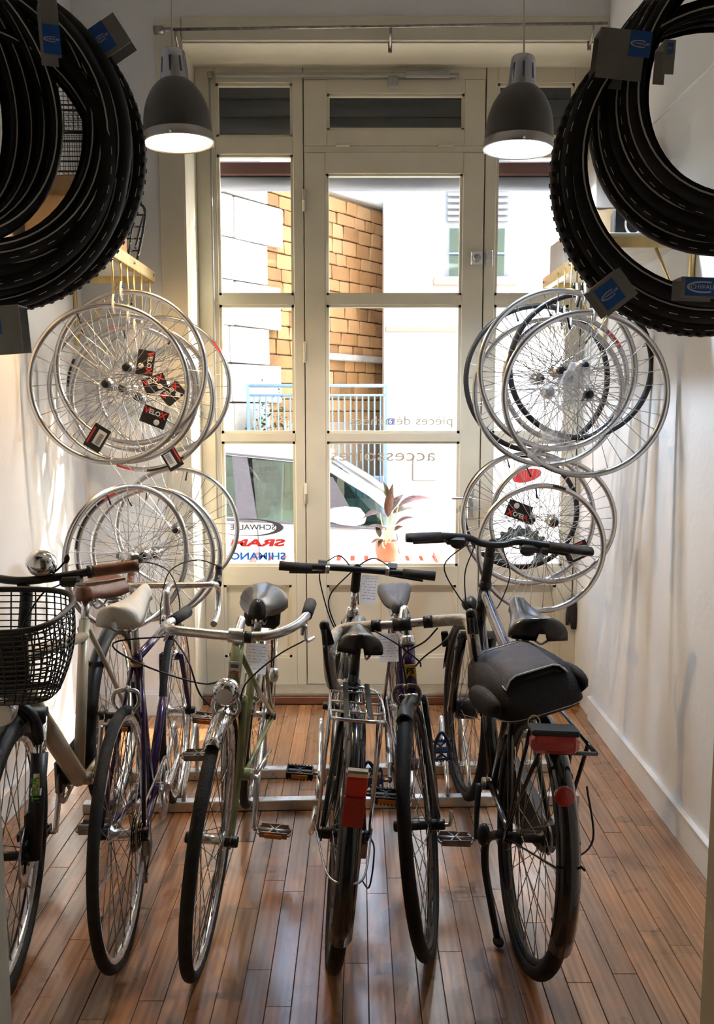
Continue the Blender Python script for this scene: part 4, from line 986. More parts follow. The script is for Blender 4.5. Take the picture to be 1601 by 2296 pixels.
card(tl[6], 113, 62, 1.80, 38, 125, 3, -.5, .5, -.45, .05, 25)
card(tl[2], 8, 738, 2.00, 78, 104, 4, -.5, -.05, -.1, .35)
card(trt[1], 1392, 122, 1.82, 104, 108, -6, .15, .62, -.02, .5)
card(trt[0], 1376, 655, 1.85, 84, 72, 38, -.42, .18, -.35, .40)
card(trt[2], 1572, 645, 1.79, 90, 46, -2, -.4, .5, -.4, .45)
card(trt[7], 1500, 128, 1.63, 26, 74, -3, -.2, .3, .1, .4)

# ================================================================== bicycles
# a bicycle's own frame: x forward from the rear contact point, y to its left, z up
def bike_root(label, rc, fc, lean):
    rc, fc = Vector((*rc, 0)), Vector((*fc, 0)); u = (fc-rc).normalized(); v = Vector((-u.y, u.x, 0)); l = math.radians(lean)
    up = Vector((0, 0, 1))*math.cos(l)+v*(1 if v.x > 0 else -1)*math.sin(l); vv = up.cross(u)
    t = thing('bicycle', label, 'bicycle', frame_m(rc, u, vv, up), 'bicycles parked in the rack'); t['_wb'] = (fc-rc).length; return t
BW = {}
def bwheel(root, name, x, Rt, tw, rim='alu', ty='rubber', ns=32, M=None, hubm='alu', spm='dsteel', hubw=.10, spin=0):
    key = (Rt, tw, rim, ty, ns, hubm, spm, hubw)
    if key not in BW:
        Rr = Rt-tw*.74; rm, sp, hb, ax = wheel_parts(Rr, rim, ns, hubw=hubw, hubm=hubm, spm=spm)
        b = MB(); w = tw/2
        b.lathe([(Rt-w+w*math.cos(a)*(1.0), w*math.sin(a)*.98) for a in [-2.3+4.6*i/13 for i in range(14)]], 72, R(-90, 'X'), closed=True)
        for i in range(0):  pass
        BW[key] = (rm, sp, hb, ax, b.mesh('tyre', M_[ty]))
    rm, sp, hb, ax, ty_ = BW[key]; L = (M if M is not None else Matrix.Identity(4)) @ T(x, 0, Rt) @ R(spin, 'Y')
    w = link(name, rm, root, L)
    link('tyre', ty_, w); link('spokes', sp, w, kind='stuff'); link('hub', hb, w); link('axle_cap', ax, w); link('axle_cap', ax, w, R(180, 'Z'))
    b = MB(); b.tube([(0, 0, -Rt+tw+.012), (0, 0, -Rt+tw+.05)], .003, 6); b.build('valve', M_['blk'], w, R(70, 'Y'))
    return w
def tubes(name, m, root, segs, n=10, M=None, **kw):
    b = MB()
    for s_ in segs:
        pts, r = s_[0], s_[1]; b.tube(pts if len(pts) == 2 else catmull(pts, 6), r, n, **kw)
    if M is not None: b.xf(M)
    return b.build(name, M_[m], root)
def fender(root, name, x, z, rad, a0, a1, w, m, M=None, n=22):
    """strip over a wheel; angles in degrees from forward, upwards"""
    b = MB(); rings = []; k = 7
    for i in range(n+1):
        a = math.radians(a0+(a1-a0)*i/n); o = []; inn = []
        for j in range(k):
            q = -1+2*j/(k-1); rr_ = rad-(abs(q)**2.2)*w*.42
            o.append((x+rr_*math.cos(a), q*w/2, z+rr_*math.sin(a))); inn.append((x+(rr_-.002)*math.cos(a), q*w/2*.97, z+(rr_-.002)*math.sin(a)))
        rings.append(o+inn[::-1])
    b.loft(rings)
    if M is not None: b.xf(M)
    return b.build(name, M_[m], root)
def saddle(root, x, z, L, wr, wn, m, tilt=0, yaw=0, crown=.018, skirt=.035, groove=0., rails='dsteel', y=0., wing=0.):
    b = MB(); rings = []; n = 14; ns = 18
    for i in range(ns+1):
        s_ = i/ns; sx = -L/2+L*s_
        t = s_*s_*(3-2*s_); hw = wr*(1-t)**1.15+wn*(1-(1-t)**1.15)
        if s_ < .10: hw *= math.sqrt(max(.02, 1-((.10-s_)/.10)**2))*.96+.04
        if s_ > .93: hw *= math.sqrt(max(.03, 1-((s_-.93)/.07)**2))
        top = .010*math.cos(PI*2*s_)*.6-(.012 if s_ > .9 else 0)*(s_-.9)*10; ring = []
        for k in range(n+1):
            a = PI*k/n; cy = hw*math.cos(a); up = math.sin(a)**.75
            g = groove*math.exp(-(cy/(.22*hw+1e-4))**2)*math.sin(PI*min(1, s_*1.05))
            ring.append((sx, cy, top+crown*up-g-skirt*(1-up)*(1-.35*s_)+wing*(abs(cy)/wr)**1.6*max(0, 1-s_*1.6)))
        for k in range(1, 6): ring.append((sx, -hw*.86+2*hw*.86*k/6, top-skirt*.45-.004))
        rings.append(ring)
    b.loft(rings); M = T(x, y, z) @ R(yaw, 'Z') @ R(tilt, 'Y'); o = b.build('saddle', M_[m], root, M)
    r_ = MB()
    for s_ in (-1, 1): r_.tube(catmull([(-L*.36, s_*.028, -skirt-.005), (-L*.2, s_*.022, -skirt-.026), (.04, s_*.020, -skirt-.024), (L*.40, s_*.010, -.018)], 5), .0035, 8)
    r_.build('saddle_rails', M_[rails], o); return o
def pedal(root, p, m='blk', refl=True, style='platform', spin=0, s_=1):
    M = T(*p) @ R(spin, 'Y'); b = MB()
    if style == 'platform':
        for q in (-1, 1):
            b.box((q*.032, 0, 0), (.008, .092, .022), bev=.002)
            for k in range(8): b.box((q*.0375, -.040+k*.0114, 0), (.005, .006, .024))
        for yy in (-.044, .044): b.box((0, yy, 0), (.062, .006, .020), bev=.002)
        b.box((0, 0, 0), (.022, .086, .016), bev=.004)
        b.tube(catmull([(-.03, .02, .004), (-.012, 0, .006), (.012, 0, .006), (.03, .02, .004)], 4), .004, 6); b.tube(catmull([(-.03, -.02, .004), (-.012, 0, .006), (.012, 0, .006), (.03, -.02, .004)], 4), .004, 6)
    else:
        for q in (-1, 1): b.box((q*.030, 0, 0), (.0025, .090, .020)); b.tube(catmull([(q*.030, -.045, 0), (q*.022, -.052, 0), (0, -.054, 0)], 4), .004, 6); b.tube(catmull([(q*.030, .045, 0), (q*.022, .052, 0), (0, .054, 0)], 4), .004, 6)
        b.tube([(0, -.055, 0), (0, .055, 0)], .009, 10)
        for q in (-1, 1): b.tube([(q*.030, -.02, .006), (0, 0, .006)], .003, 6); b.tube([(q*.030, .02, .006), (0, 0, .006)], .003, 6)
    o = b.build('pedal', M_[m], root, M)
    if refl:
        for q in (-1, 1): MB().box((q*.0405, 0, 0), (.003, .056, .014), bev=.001).build('reflector', M_['orange'], o)
    return o
def crankset(root, bx, bz, ang, rr_=.085, arm='alu', ped=('blk', True, 'platform'), ring='dsteel', armL=.17, pspin=0, chain=True, cogx=0, cogz=.345, guard=None):
    b = MB(); b.lathe([(.0001, -.045), (.020, -.045), (.020, .045), (.0001, .045)], 16, T(bx, 0, bz) @ R(90, 'X')); b.build('bottom_bracket', M_[ring], root)
    pts = []; nt_ = 40
    for i in range(nt_*2): a = PI*i/nt_; r2 = rr_+(.003 if i % 2 else -.002); pts.append((bx+r2*math.cos(a), bz+r2*math.sin(a)))
    b = MB(); nn = len(pts); inn = [(bx+rr_*.80*math.cos(PI*i/nt_), bz+rr_*.80*math.sin(PI*i/nt_)) for i in range(nt_*2)]
    v = [(x, y, z) for y in (-.046, -.043) for (x, z) in pts+inn]
    f = []
    for i in range(nn):
        j = (i+1) % nn; f += [(i, j, nn+j, nn+i), (2*nn+i, 3*nn+i, 3*nn+j, 2*nn+j), (i, 2*nn+i, 2*nn+j, j), (nn+i, nn+j, 3*nn+j, 3*nn+i)]
    b.add(v, f)
    for k in range(5): a = 2*PI*k/5+.3; b.tube([(bx, -.0445, bz), (bx+rr_*.82*math.cos(a), -.0445, bz+rr_*.82*math.sin(a))], .006, 6)
    cr_ = b.build('chainring', M_[ring], root)
    a = math.radians(ang)
    for s_ in (-1, 1):
        e = Vector((bx-s_*armL*math.cos(a), s_*.068, bz-s_*armL*math.sin(a)))
        tubes('crank_arm', arm, root, [([(bx, s_*.056, bz), (bx+(e.x-bx)*.5, s_*.064, bz+(e.z-bz)*.5), e], [.013, .010])], 10, sq=(.8, 1.1))
        tubes('pedal_axle', 'dsteel', root, [([e, e+V(0, s_*.022, 0)], .006)], 8)
        pedal(root, e+V(0, s_*.068, 0), *ped, pspin, s_)
    if chain:
        rc_ = .038; c = MB(); d = bx-cogx; p = []
        for i in range(13): w = -PI/2+PI*i/12; p.append((bx+rr_*math.cos(w), -.0445, bz+rr_*math.sin(w)))
        for i in range(9): w = PI/2+PI*i/8; p.append((cogx+rc_*math.cos(w), -.0445, cogz+rc_*math.sin(w)))
        c.tube(p, .0042, 6, closed=True, sq=(.8, 1.2)); c.build('chain', M_['dsteel'], root)
def cassette(root, x, z, r0=.055, n=6):
    b = MB()
    for k in range(n):
        rr_ = r0-k*.0055; pts = []; nt_ = 22-2*k
        for i in range(nt_*2): a = PI*i/nt_; q = rr_ if i % 2 else rr_-.005; pts.append((x+q*math.cos(a), z+q*math.sin(a)))
        b.prism(pts, -.034-.0042*k, -.032-.0042*k)
    b.build('cassette', M_['dsteel'], root, kind='stuff')
def derailleur(root, x, z):
    b = MB(); b.box((x+.015, -.062, z-.045), (.026, .02, .05), R(0, 'Y'), bev=.004); b.prism([(x+.012, z-.06), (x+.034, z-.062), (x+.05, z-.155), (x+.035, z-.165)], -.058, -.052)
    for (dx, dz) in ((.022, -.072), (.042, -.148)): b.lathe([(.0001, -.003), (.019, -.003), (.021, 0), (.019, .003), (.0001, .003)], 14, T(x+dx, -.050, z+dz) @ R(90, 'X'))
    b.build('derailleur', M_['dsteel'], root)
def caliper(root, x, z, m='alu', M=None, y0=.036):
    b = MB()
    for s_ in (-1, 1): b.tube(catmull([(x, s_*.004, z+.018), (x, s_*.030, z+.012), (x, s_*.036, z-.016), (x, s_*.020, z-.045)], 4), [.007, .005], 8); b.box((x, s_*.018, z-.046), (.045, .010, .012), bev=.003)
    b.ball((x+.012, 0, z+.018), .009, 8, 6)
    if M is not None: b.xf(M)
    b.build('brake_caliper', M_[m], root)
def cable(root, pts, M=None, r=.0026, m='cable', name='brake_cable'): return tubes(name, m, root, [(pts, r)], 6, M)
def diamond(root, m, RH, BB, ST, HT, HB, rt=.0145, rd=.016, top=None, stays=.008, hs=.055, extra=()):
    """frame: seat, top and down tube, head tube, stays"""
    r0, bz = V(0, 0, RH), V(BB[0], 0, BB[1]); st, ht, hb = V(ST[0], 0, ST[1]), V(HT[0], 0, HT[1]), V(HB[0], 0, HB[1])
    hd = (ht-hb).normalized(); b = MB()
    b.tube([bz, st], rt, 12); b.tube([hb-hd*.004, ht+hd*.004], rt*1.18, 14)
    if top: b.tube([V(top[0][0], 0, top[0][1]), V(top[1][0], 0, top[1][1])], rt*.95, 12)
    b.tube([bz, hb+hd*.03], rd, 12)
    b.lathe([(.0001, -.036), (.021, -.036), (.021, .036), (.0001, .036)], 16, T(*bz) @ R(90, 'X'))
    ss = st+(bz-st).normalized()*.03
    for s_ in (-1, 1):
        b.tube([ss+V(0, s_*.014, 0), ss*.62+(r0+V(0, s_*hs, 0))*.38+V(0, s_*.012, 0), r0+V(0, s_*(hs+.004), 0)], [stays, stays*.8], 8)
        b.tube([bz+V(-.01, s_*.018, 0), bz*.62+r0*.38+V(0, s_*.032, 0), r0+V(0, s_*(hs+.004), 0)], [stays*1.2, stays*.9], 8)
        b.box((0, s_*(hs+.004), RH), (.036, .005, .036), bev=.002)
    for p0, p1, r in extra: b.tube([p0, p1], r, 10)
    return b.build('frame', M_[m], root)
def fork(root, m, HT, HB, fx, RH, r=.013, hs=.052, M=None, straight=False, crown=True):
    hb = V(HB[0], 0, HB[1]); hd = (V(HT[0], 0, HT[1])-hb).normalized(); b = MB(); ax = V(fx, 0, RH)
    cw = hb-hd*.022
    b.tube([cw, hb], .017, 12)
    for s_ in (-1, 1):
        top = cw+V(0, s_*.036, -.004)
        along = top-hd*((cw-ax).length*.62)
        pts = [top+V(0, -s_*.010, .006), top, along+V(0, s_*.010, 0), ax+V(0, s_*hs, 0)]
        b.tube(catmull(pts, 5), [r, r*.62] if not straight else r, 10); b.box((fx, s_*hs, RH), (.030, .005, .034), bev=.002)
    b.tube([cw+V(0, -.040, 0), cw+V(0, .040, 0)], .013, 10)
    if M is not None: b.xf(M)
    return b.build('fork', M_[m], root)
def headset(root, HT, HB, m='chrome'):
    ht, hb = V(HT[0], 0, HT[1]), V(HB[0], 0, HB[1]); d = (ht-hb).normalized()
    for p, s_ in ((ht, 1), (hb, -1)):
        b = MB(); b.lathe([(.0001, 0), (.0235, 0), (.0245, .008), (.021, .014), (.022, .020), (.017, .028), (.0001, .028)], 16, axis_m(p, d*s_)); b.build('headset_cup', M_[m], root)
def steer(HT, HB, deg):
    ht, hb = V(HT[0], 0, HT[1]), V(HB[0], 0, HB[1]); return Matrix.Translation(hb) @ Matrix.Rotation(math.radians(deg), 4, (ht-hb).normalized()) @ Matrix.Translation(-hb)
def note(root, x, y, z, w, h, yaw, seed, bend=.0):
    """paper job ticket hanging from the bike, with handwriting lines"""
    r_ = random.Random(seed); n = 6; v = []
    for k in range(n+1):
        t = k/n
        for q in (-.5, .5): v.append((bend*math.sin(t*2.4), q*w*(1-.08*t), -h*t))
    b = MB(); b.add(v, [(2*k, 2*k+1, 2*k+3, 2*k+2) for k in range(n)], True); M = T(x, y, z) @ R(yaw, 'Z')
    o = b.build('job_ticket', M_['paper'], root, M); ln = MB()
    for k in range(8):
        zz = -h*(.10+.10*k); yy = -w*.38
        while yy < w*.34:
            l = r_.uniform(.004, .014); ln.box((bend*math.sin(-zz/h*2.4)+.0012, yy+l/2, zz+r_.uniform(-.001, .001)), (.0004, l, .0011)); ln.box((bend*math.sin(-zz/h*2.4)-.0012, yy+l/2, zz), (.0004, l, .0011)); yy += l+r_.uniform(.003, .008)
    ln.build('handwriting', M_['ink'], o, kind='stuff'); return o
def lever(root, pts, m='blk', r=.005, name='brake_lever'): return tubes(name, m, root, [(pts, [r*1.4, r*.8])], 8, sq=(.75, 1.2))
RH = .345

# ---- 1: champagne city bike with basket, front to the room
b1 = bike_root('champagne city bicycle with black basket at far left', (-.93, 3.2), (-.905, 2.15), 0)
HT, HB = (.895, .885), (.945, .735); S = steer(HT, HB, 6)
bwheel(b1, 'rear_wheel', 0, RH, .044, 'alu', 'rubber', hubm='blk'); bwheel(b1, 'front_wheel', 1.05, RH, .046, 'alu', 'rubber', 32, S, hubm='blk')
diamond(b1, 'champ', RH, (.46, .298), (.33, .80), HT, HB, .0185, .029, top=((.345, .745), (.895, .835)), stays=.010)
headset(b1, HT, HB, 'blk')
b = MB(); cw = V(.962, 0, .69)
for s_ in (-1, 1):
    b.tube([cw+V(0, s_*.062, 0), V(1.03, s_*.062, .50)], .0155, 12)
b.xf(S); b.build('fork_stanchions', M_['chrome'], b1)
b = MB(); b.tube([cw+V(0, -.075, .004), cw+V(0, .075, .004)], .022, 12); b.tube([cw, V(HB[0], 0, HB[1])], .018, 12)
for s_ in (-1, 1): b.tube([V(.990, s_*.062, .60), V(1.03, s_*.062, .47), V(1.05, s_*.060, RH-.01)], [.0225, .019], 12)
b.tube(catmull([V(.985, -.062, .61), V(1.0, -.05, .70), V(1.0, 0, .735), V(1.0, .05, .70), V(.985, .062, .61)], 5), .014, 10)
b.xf(S); fk = b.build('fork', M_['blk'], b1)
MB().text('SUNTOUR', .026, S @ T(1.046, .064, .50) @ R(8, 'Y') @ R(90, 'Z') @ R(90, 'X') @ R(90, 'Z'), .0003, bold=.0006).build('lettering', mat('green_print', (.10, .45, .05), .5), fk)
MB().lathe([(.040, -.001), (.080, -.001), (.080, .001), (.040, .001)], 40, S @ T(1.05, .040, RH) @ R(90, 'X'), closed=True).build('brake_disc', M_['steel'], b1)
b = MB()
for k in range(6): a = 2*PI*k/6; b.tube([(1.05, .040, RH), (1.05+.045*math.cos(a), .040, RH+.045*math.sin(a))], .004, 6)
b.xf(S); b.build('disc_carrier', M_['blk'], b1)
b = MB(); b.box((1.03, .050, RH+.085), (.055, .030, .06), bev=.008); b.xf(S); b.build('disc_caliper', M_['blk'], b1)
fender(b1, 'front_mudguard', 1.05, RH, RH+.017, -5, 150, .056, 'blk', S); fender(b1, 'rear_mudguard', 0, RH, RH+.017, 20, 200, .056, 'blk')
tubes('stem', 'blk', b1, [([(.888, 0, .905), (.86, 0, .99), (.855, 0, 1.02)], .017), ([(.858, 0, 1.0), (.885, 0, 1.04)], .016)], 12)
BAR = [(.80, -.29, 1.067), (.83, -.17, 1.056), (.875, -.06, 1.045), (.885, 0, 1.042), (.875, .06, 1.045), (.83, .17, 1.056), (.80, .29, 1.067)]
tubes('handlebar', 'blk', b1, [(BAR, .0115)], 12)
for s_ in (-1, 1):
    tubes('grip', 'grip', b1, [([(.829, s_*.172, 1.0565), (.815, s_*.23, 1.061), (.799, s_*.295, 1.068)], [.0165, .0175])], 14)
    tubes('grip_collar', 'blk', b1, [([(.833, s_*.160, 1.0555), (.829, s_*.174, 1.0565)], .0185)], 14)
    lever(b1, catmull([(.855, s_*.12, 1.040), (.885, s_*.15, 1.030), (.87, s_*.22, 1.034), (.85, s_*.27, 1.04)], 4), 'alu', .0048)
    b = MB(); b.box((.862, s_*.125, 1.036), (.05, .055, .026), bev=.007); b.build('lever_body', M_['blk'], b1)
cable(b1, [(.88, .10, 1.03), (.98, .08, 1.02), (1.0, .03, .92), (.96, .02, .80), (1.0, .055, .62)]); cable(b1, [(.88, -.10, 1.03), (1.0, -.06, 1.0), (1.0, -.02, .88), (.93, -.02, .75), (.70, -.02, .55)])
bl = MB(); bl.lathe([(.0001, .030), (.016, .029), (.030, .020), (.0355, .006), (.0355, -.004), (.033, -.006)], 28); bell = bl.build('bell', M_['chrome'], b1, T(.862, .045, 1.082) @ R(-18, 'X') @ R(12, 'Y') @ Matrix.Diagonal((1.18, 1.18, 1.22, 1)))
MB().lathe([(.0001, -.022), (.022, -.020), (.033, -.006)], 24).build('bell_base', M_['whitel'], bell)
b = MB(); b.tube(catmull([(0, .030, -.012), (0, .040, .002), (0, .052, .026)], 4), .0025, 6); b.ball((0, .054, .032), .0075, 8, 6, (.6, .9, 1.5)); b.build('bell_lever', M_['blk'], bell)
saddle(b1, .215, .895, .27, .105, .028, 'brown', -2, 0, .024, .050)
tubes('seat_post', 'alu', b1, [([(.33, 0, .80), (.305, 0, .865)], .0135)], 12)
for s_ in (-1, 1):
    b = MB(); b.tube([(.10+.026*math.cos(2*PI*4*i/40), s_*.045+.026*math.sin(2*PI*4*i/40), .80+.045*i/40) for i in range(41)], .0028, 5); b.build('saddle_spring', M_['dsteel'], b1)
# woven basket
bk_ = thing('bicycle_basket', 'black woven wire basket on the champagne bicycle', 'basket'); bk_.parent = None
def boutline(t, n=44):
    """t 0 rim .. 1 floor: rounded outline"""
    hw = .184*(1-t)+.146*t+.018*math.sin(PI*t); x0 = 1.225*(1-t)+1.175*t; x1 = .965*(1-t)+1.00*t; cx = (x0+x1)/2; hx = (x0-x1)/2; o = []
    for k in range(n):
        a = 2*PI*k/n; ca, sa = math.cos(a), math.sin(a); e = .55
        o.append((cx+hx*math.copysign(abs(ca)**e, ca), hw*math.copysign(abs(sa)**e, sa), (1.035-.05*(1+ca)/2)*(1-t)+.795*t))
    return o
b = MB(); b.tube(boutline(0), .0075, 8, closed=True); rim_ = b
b.xf(b1.matrix_basis); b.build('rim', M_['blk'], bk_)
b = MB(); NL = 15
outs = [boutline(i/NL) for i in range(NL+1)]
for i in range(1, NL+1): b.tube(outs[i], .0021, 4, closed=True)
for k in range(44): b.tube([outs[i][k] for i in range(NL+1)], .0021, 4, caps=False)
fl_ = outs[NL]
for k in range(1, 22): b.tube([fl_[k], fl_[44-k]], .0021, 4, caps=False)
b.xf(b1.matrix_basis); b.build('weave', M_['blk'], bk_, kind='stuff')
b = MB(); b.box((1.06, 0, .785), (.12, .09, .016), bev=.004); b.box((.975, 0, .85), (.02, .08, .14), bev=.005); b.xf(b1.matrix_basis); b.build('mounting_bracket', M_['blk'], bk_)
b = MB(); b.lathe([(.0001, .030), (.030, .028), (.034, .02), (.034, 0), (.026, -.03), (.010, -.045), (.0001, -.045)], 20, T(1.13, .03, .765) @ R(90, 'Y')); hl = b.build('headlight', M_['alu'], b1)
MB().lathe([(.0001, .036), (.020, .034), (.0305, .029)], 20, T(1.13, .03, .765) @ R(90, 'Y')).build('lens', M_['tagw'], hl)
crankset(b1, .46, .298, -75, .075, 'alu', ('blk', True, 'platform'))
b = MB(); b.box((.30, -.048, .325), (.46, .022, .12), bev=.02); b.build('chain_guard', M_['blk'], b1)

# ---- 2: purple racing bike with white saddle, back to the room
b2 = bike_root('purple racing bicycle with white saddle and bare silver drop bars', (-.648, 2.27), (-.705, 3.26), 0)
HT, HB = (.848, .735), (.895, .605); WB = b2['_wb']
bwheel(b2, 'rear_wheel', 0, RH, .030, 'alu', 'rubber2', 36); bwheel(b2, 'front_wheel', WB, RH, .028, 'alu', 'rubber2', 36)
diamond(b2, 'purple', RH, (.42, .285), (.265, .775), HT, HB, .0145, .0155, top=((.268, .762), (.853, .722)), stays=.0075)
for p in ((.268, .750), (.850, .715), (.890, .622)): MB().lathe([(.0185, -.007), (.019, 0), (.0185, .007)], 16, axis_m((p[0], 0, p[1]), (-.3, 0, .95))).build('gold_lug_line', M_['gold'], b2)
fork(b2, 'purple', HT, HB, WB, RH); headset(b2, HT, HB)
tubes('seat_post', 'alu', b2, [([(.268, 0, .76), (.238, 0, .885)], .0132)], 12)
saddle(b2, .245, .940, .255, .068, .019, 'whitel', -6, -12, .020, .045, y=.006)
tubes('stem', 'alu', b2, [([(.845, 0, .75), (.825, 0, .825), (.835, 0, .848), (.93, 0, .852)], .0125)], 12)
def dropbar(s_, x=.93, z=.850, hw=.165, reach=.085, drop=.13): return [(x, 0, z), (x, s_*hw*.80, z), (x+.02, s_*(hw-.008), z-.002), (x+reach, s_*hw, z-.022), (x+reach+.018, s_*hw, z-.060), (x+reach-.005, s_*hw, z-drop*.85), (x+reach*.4, s_*hw, z-drop), (x-.07, s_*hw, z-drop-.003)]
tubes('handlebar', 'alu', b2, [(dropbar(1), .0122), (dropbar(-1), .0122)], 12)
for s_ in (-1, 1):
    b = MB(); b.tube(catmull([(1.0, s_*.167, .838), (1.035, s_*.168, .856), (1.05, s_*.168, .890)], 4), [.016, .013], 10); b.ball((1.05, s_*.168, .893), .015, 10, 8); b.build('brake_hood', M_['blk' if s_ < 0 else 'brown'], b2)
    lever(b2, catmull([(1.055, s_*.168, .87), (1.075, s_*.168, .81), (1.045, s_*.168, .74)], 4), 'alu', .0055)
cable(b2, [(1.05, -.168, .90), (.99, -.09, .935), (.93, 0, .905), (.90, .03, .80), (.86, .03, .72)]); cable(b2, [(1.05, .168, .90), (.98, .10, .93), (.92, .0, .90), (.88, -.04, .78), (.93, 0, .66)])
caliper(b2, .105, .70); caliper(b2, WB-.065, .70)
crankset(b2, .42, .285, 15, .098, 'alu', ('dsteel', False, 'cage'), 'alu'); cassette(b2, 0, RH); derailleur(b2, 0, RH)
cable(b2, [(.46, -.02, .26), (.2, -.04, .28), (.02, -.075, .30), (-.06, -.075, .27), (.01, -.065, .22)])
tubes('pump', 'blk', b2, [([(.44, .022, .35), (.32, .022, .68)], .011)], 10)

# ---- 3: olive mixte, front to the room
b3 = bike_root('olive green mixte bicycle with chrome headlamp', (-.42, 3.22), (-.43, 2.24), 5.5)
HT, HB = (.752, .835), (.800, .700); WB = b3['_wb']
bwheel(b3, 'rear_wheel', 0, RH, .032, 'alu', 'rubber2', 36); fw = bwheel(b3, 'front_wheel', WB, RH, .034, 'alu', 'rubber2', 36)
rim_decal(RH-.025, 215, 7, 'redp', fw); 
b = MB(); r0 = V(0, 0, RH); bz = V(.42, 0, .29)
b.tube([bz, V(.255, 0, .745)], .0145, 12); hd = (V(HT[0], 0, HT[1])-V(HB[0], 0, HB[1])).normalized()
b.tube([V(HB[0], 0, HB[1]), V(HT[0], 0, HT[1])], .0185, 14); b.tube([bz, V(HB[0], 0, HB[1])+hd*.03], .0155, 12)
b.lathe([(.0001, -.036), (.021, -.036), (.021, .036), (.0001, .036)], 16, T(*bz) @ R(90, 'X'))
for s_ in (-1, 1):
    b.tube([V(.765, s_*.014, .80), V(.40, s_*.036, .575), V(0, s_*.062, RH)], .0085, 8)
    b.tube([V(.262, s_*.014, .725), V(0, s_*.060, RH)], .0075, 8); b.tube([V(.41, s_*.018, .29), V(.25, s_*.032, .31), V(0, s_*.060, RH)], .009, 8); b.box((0, s_*.061, RH), (.036, .005, .036), bev=.002)
b.build('frame', M_['olive'], b3)
fork(b3, 'olive', HT, HB, WB, RH); headset(b3, HT, HB)
c = MB(); c.box((.7985, 0, .760), (.002, .034, .058), T(0, 0, 0), bev=.0005); bd = c.build('head_badge', M_['tagw'], b3, T(-.003, 0, 0)); 
MB().box((.8005, 0, .752), (.002, .024, .018)).build('badge_print', M_['tagr'], bd, T(0, 0, 0)); MB().box((.8005, 0, .776), (.002, .022, .010)).build('badge_print', M_['vgr'], bd)
fender(b3, 'front_mudguard', WB, RH, RH+.014, 66, 165, .050, 'chrome'); fender(b3, 'rear_mudguard', 0, RH, RH+.014, 20, 205, .050, 'chrome')
b = MB(); b.lathe([(.0001, .040), (.024, .036), (.036, .020), (.037, .008), (.034, -.012), (.022, -.038), (.0001, -.048)], 24, T(.925, 0, .745) @ R(97, 'Y')); hl = b.build('headlight', M_['chrome'], b3)
MB().lathe([(.0001, .044), (.020, .040), (.033, .022)], 20, T(.925, 0, .745) @ R(97, 'Y')).build('lens', M_['tagw'], hl)
tubes('headlight_bracket', 'dsteel', b3, [([(.905, 0, .715), (.87, 0, .68), (.83, 0, .67)], .006)], 8)
tubes('stem', 'alu', b3, [([(.748, 0, .845), (.735, 0, .885), (.745, 0, .898), (.82, 0, .876)], .0125)], 12)
b = MB(); b.lathe([(.020, -.020), (.021, 0), (.020, .020)], 16, T(.825, 0, .873) @ R(90, 'X')); b.build('bar_clamp', M_['alu'], b3)
tubes('handlebar', 'alu', b3, [([(.64, .190, .925), (.70, .188, .920), (.765, .155, .898), (.81, .09, .878), (.826, 0, .872), (.815, -.10, .868), (.80, -.185, .866), (.755, -.212, .865), (.69, -.205, .864), (.60, -.19, .866)], .0138)], 12)
for p0, p1 in (((.70, .188, .920), (.585, .191, .930)), ((.70, -.206, .864), (.585, -.188, .867))): tubes('grip', 'blkm', b3, [([p0, p1], [.017, .019])], 12)
tubes('reflector_clamp', 'blk', b3, [([(.826, .025, .872), (.826, .045, .873)], .0175)], 12)
for s_ in (-1, 1):
    p = V(.73, s_*.185+(-.018 if s_ < 0 else 0), .90 if s_ > 0 else .862); lever(b3, catmull([p, p+V(.02, s_*.010, -.040), p+V(-.04, s_*.022, -.052), p+V(-.085, s_*.028, -.058)], 4), 'alu', .0052)
    b = MB(); b.box(tuple(p+V(.006, 0, -.014)), (.022, .018, .034), bev=.004); b.build('lever_bracket', M_['alu'], b3)
cable(b3, [(.74, .19, .855), (.80, .12, .82), (.84, .04, .74), (.83, .03, .66), (.82, .03, .63)]); cable(b3, [(.755, -.19, .83), (.87, -.12, .80), (.89, -.08, .72), (.85, -.04, .66)])
cable(b3, [(.74, -.20, .83), (.80, -.35, .81), (.84, -.26, .77), (.78, -.10, .71), (.76, -.03, .72)])
caliper(b3, WB-.07, .705); caliper(b3, .08, .71)
saddle(b3, .205, .838, .26, .092, .030, 'blkl', 2, 0, .030, .050); tubes('seat_post', 'alu', b3, [([(.255, 0, .735), (.232, 0, .80)], .0132)], 12)
b = MB(); b.box((.12, .0, .755), (.055, .13, .07), bev=.015); b.build('saddle_bag', M_['fabric'], b3)
note(b3, .315, .012, .712, .078, .105, 0, 3, .012)
for s_ in (-1, 1): tubes('mudguard_stay', 'chrome', b3, [([(0, s_*.064, RH), (-.17, s_*.034, RH+.30)], .0028)], 6)
crankset(b3, .42, .29, 118, .088, 'alu', ('dsteel', True, 'cage'), 'alu')
b = MB(); b.lathe([(.0001, .028), (.016, .026), (.018, 0), (.014, -.02), (.0001, -.03)], 16, T(.05, .055, .52)); b.build('dynamo', M_['alu'], b3)
tubes('kick_stand', 'alu', b3, [([(.36, .05, .27), (.18, .075, .28)], .0075)], 8)

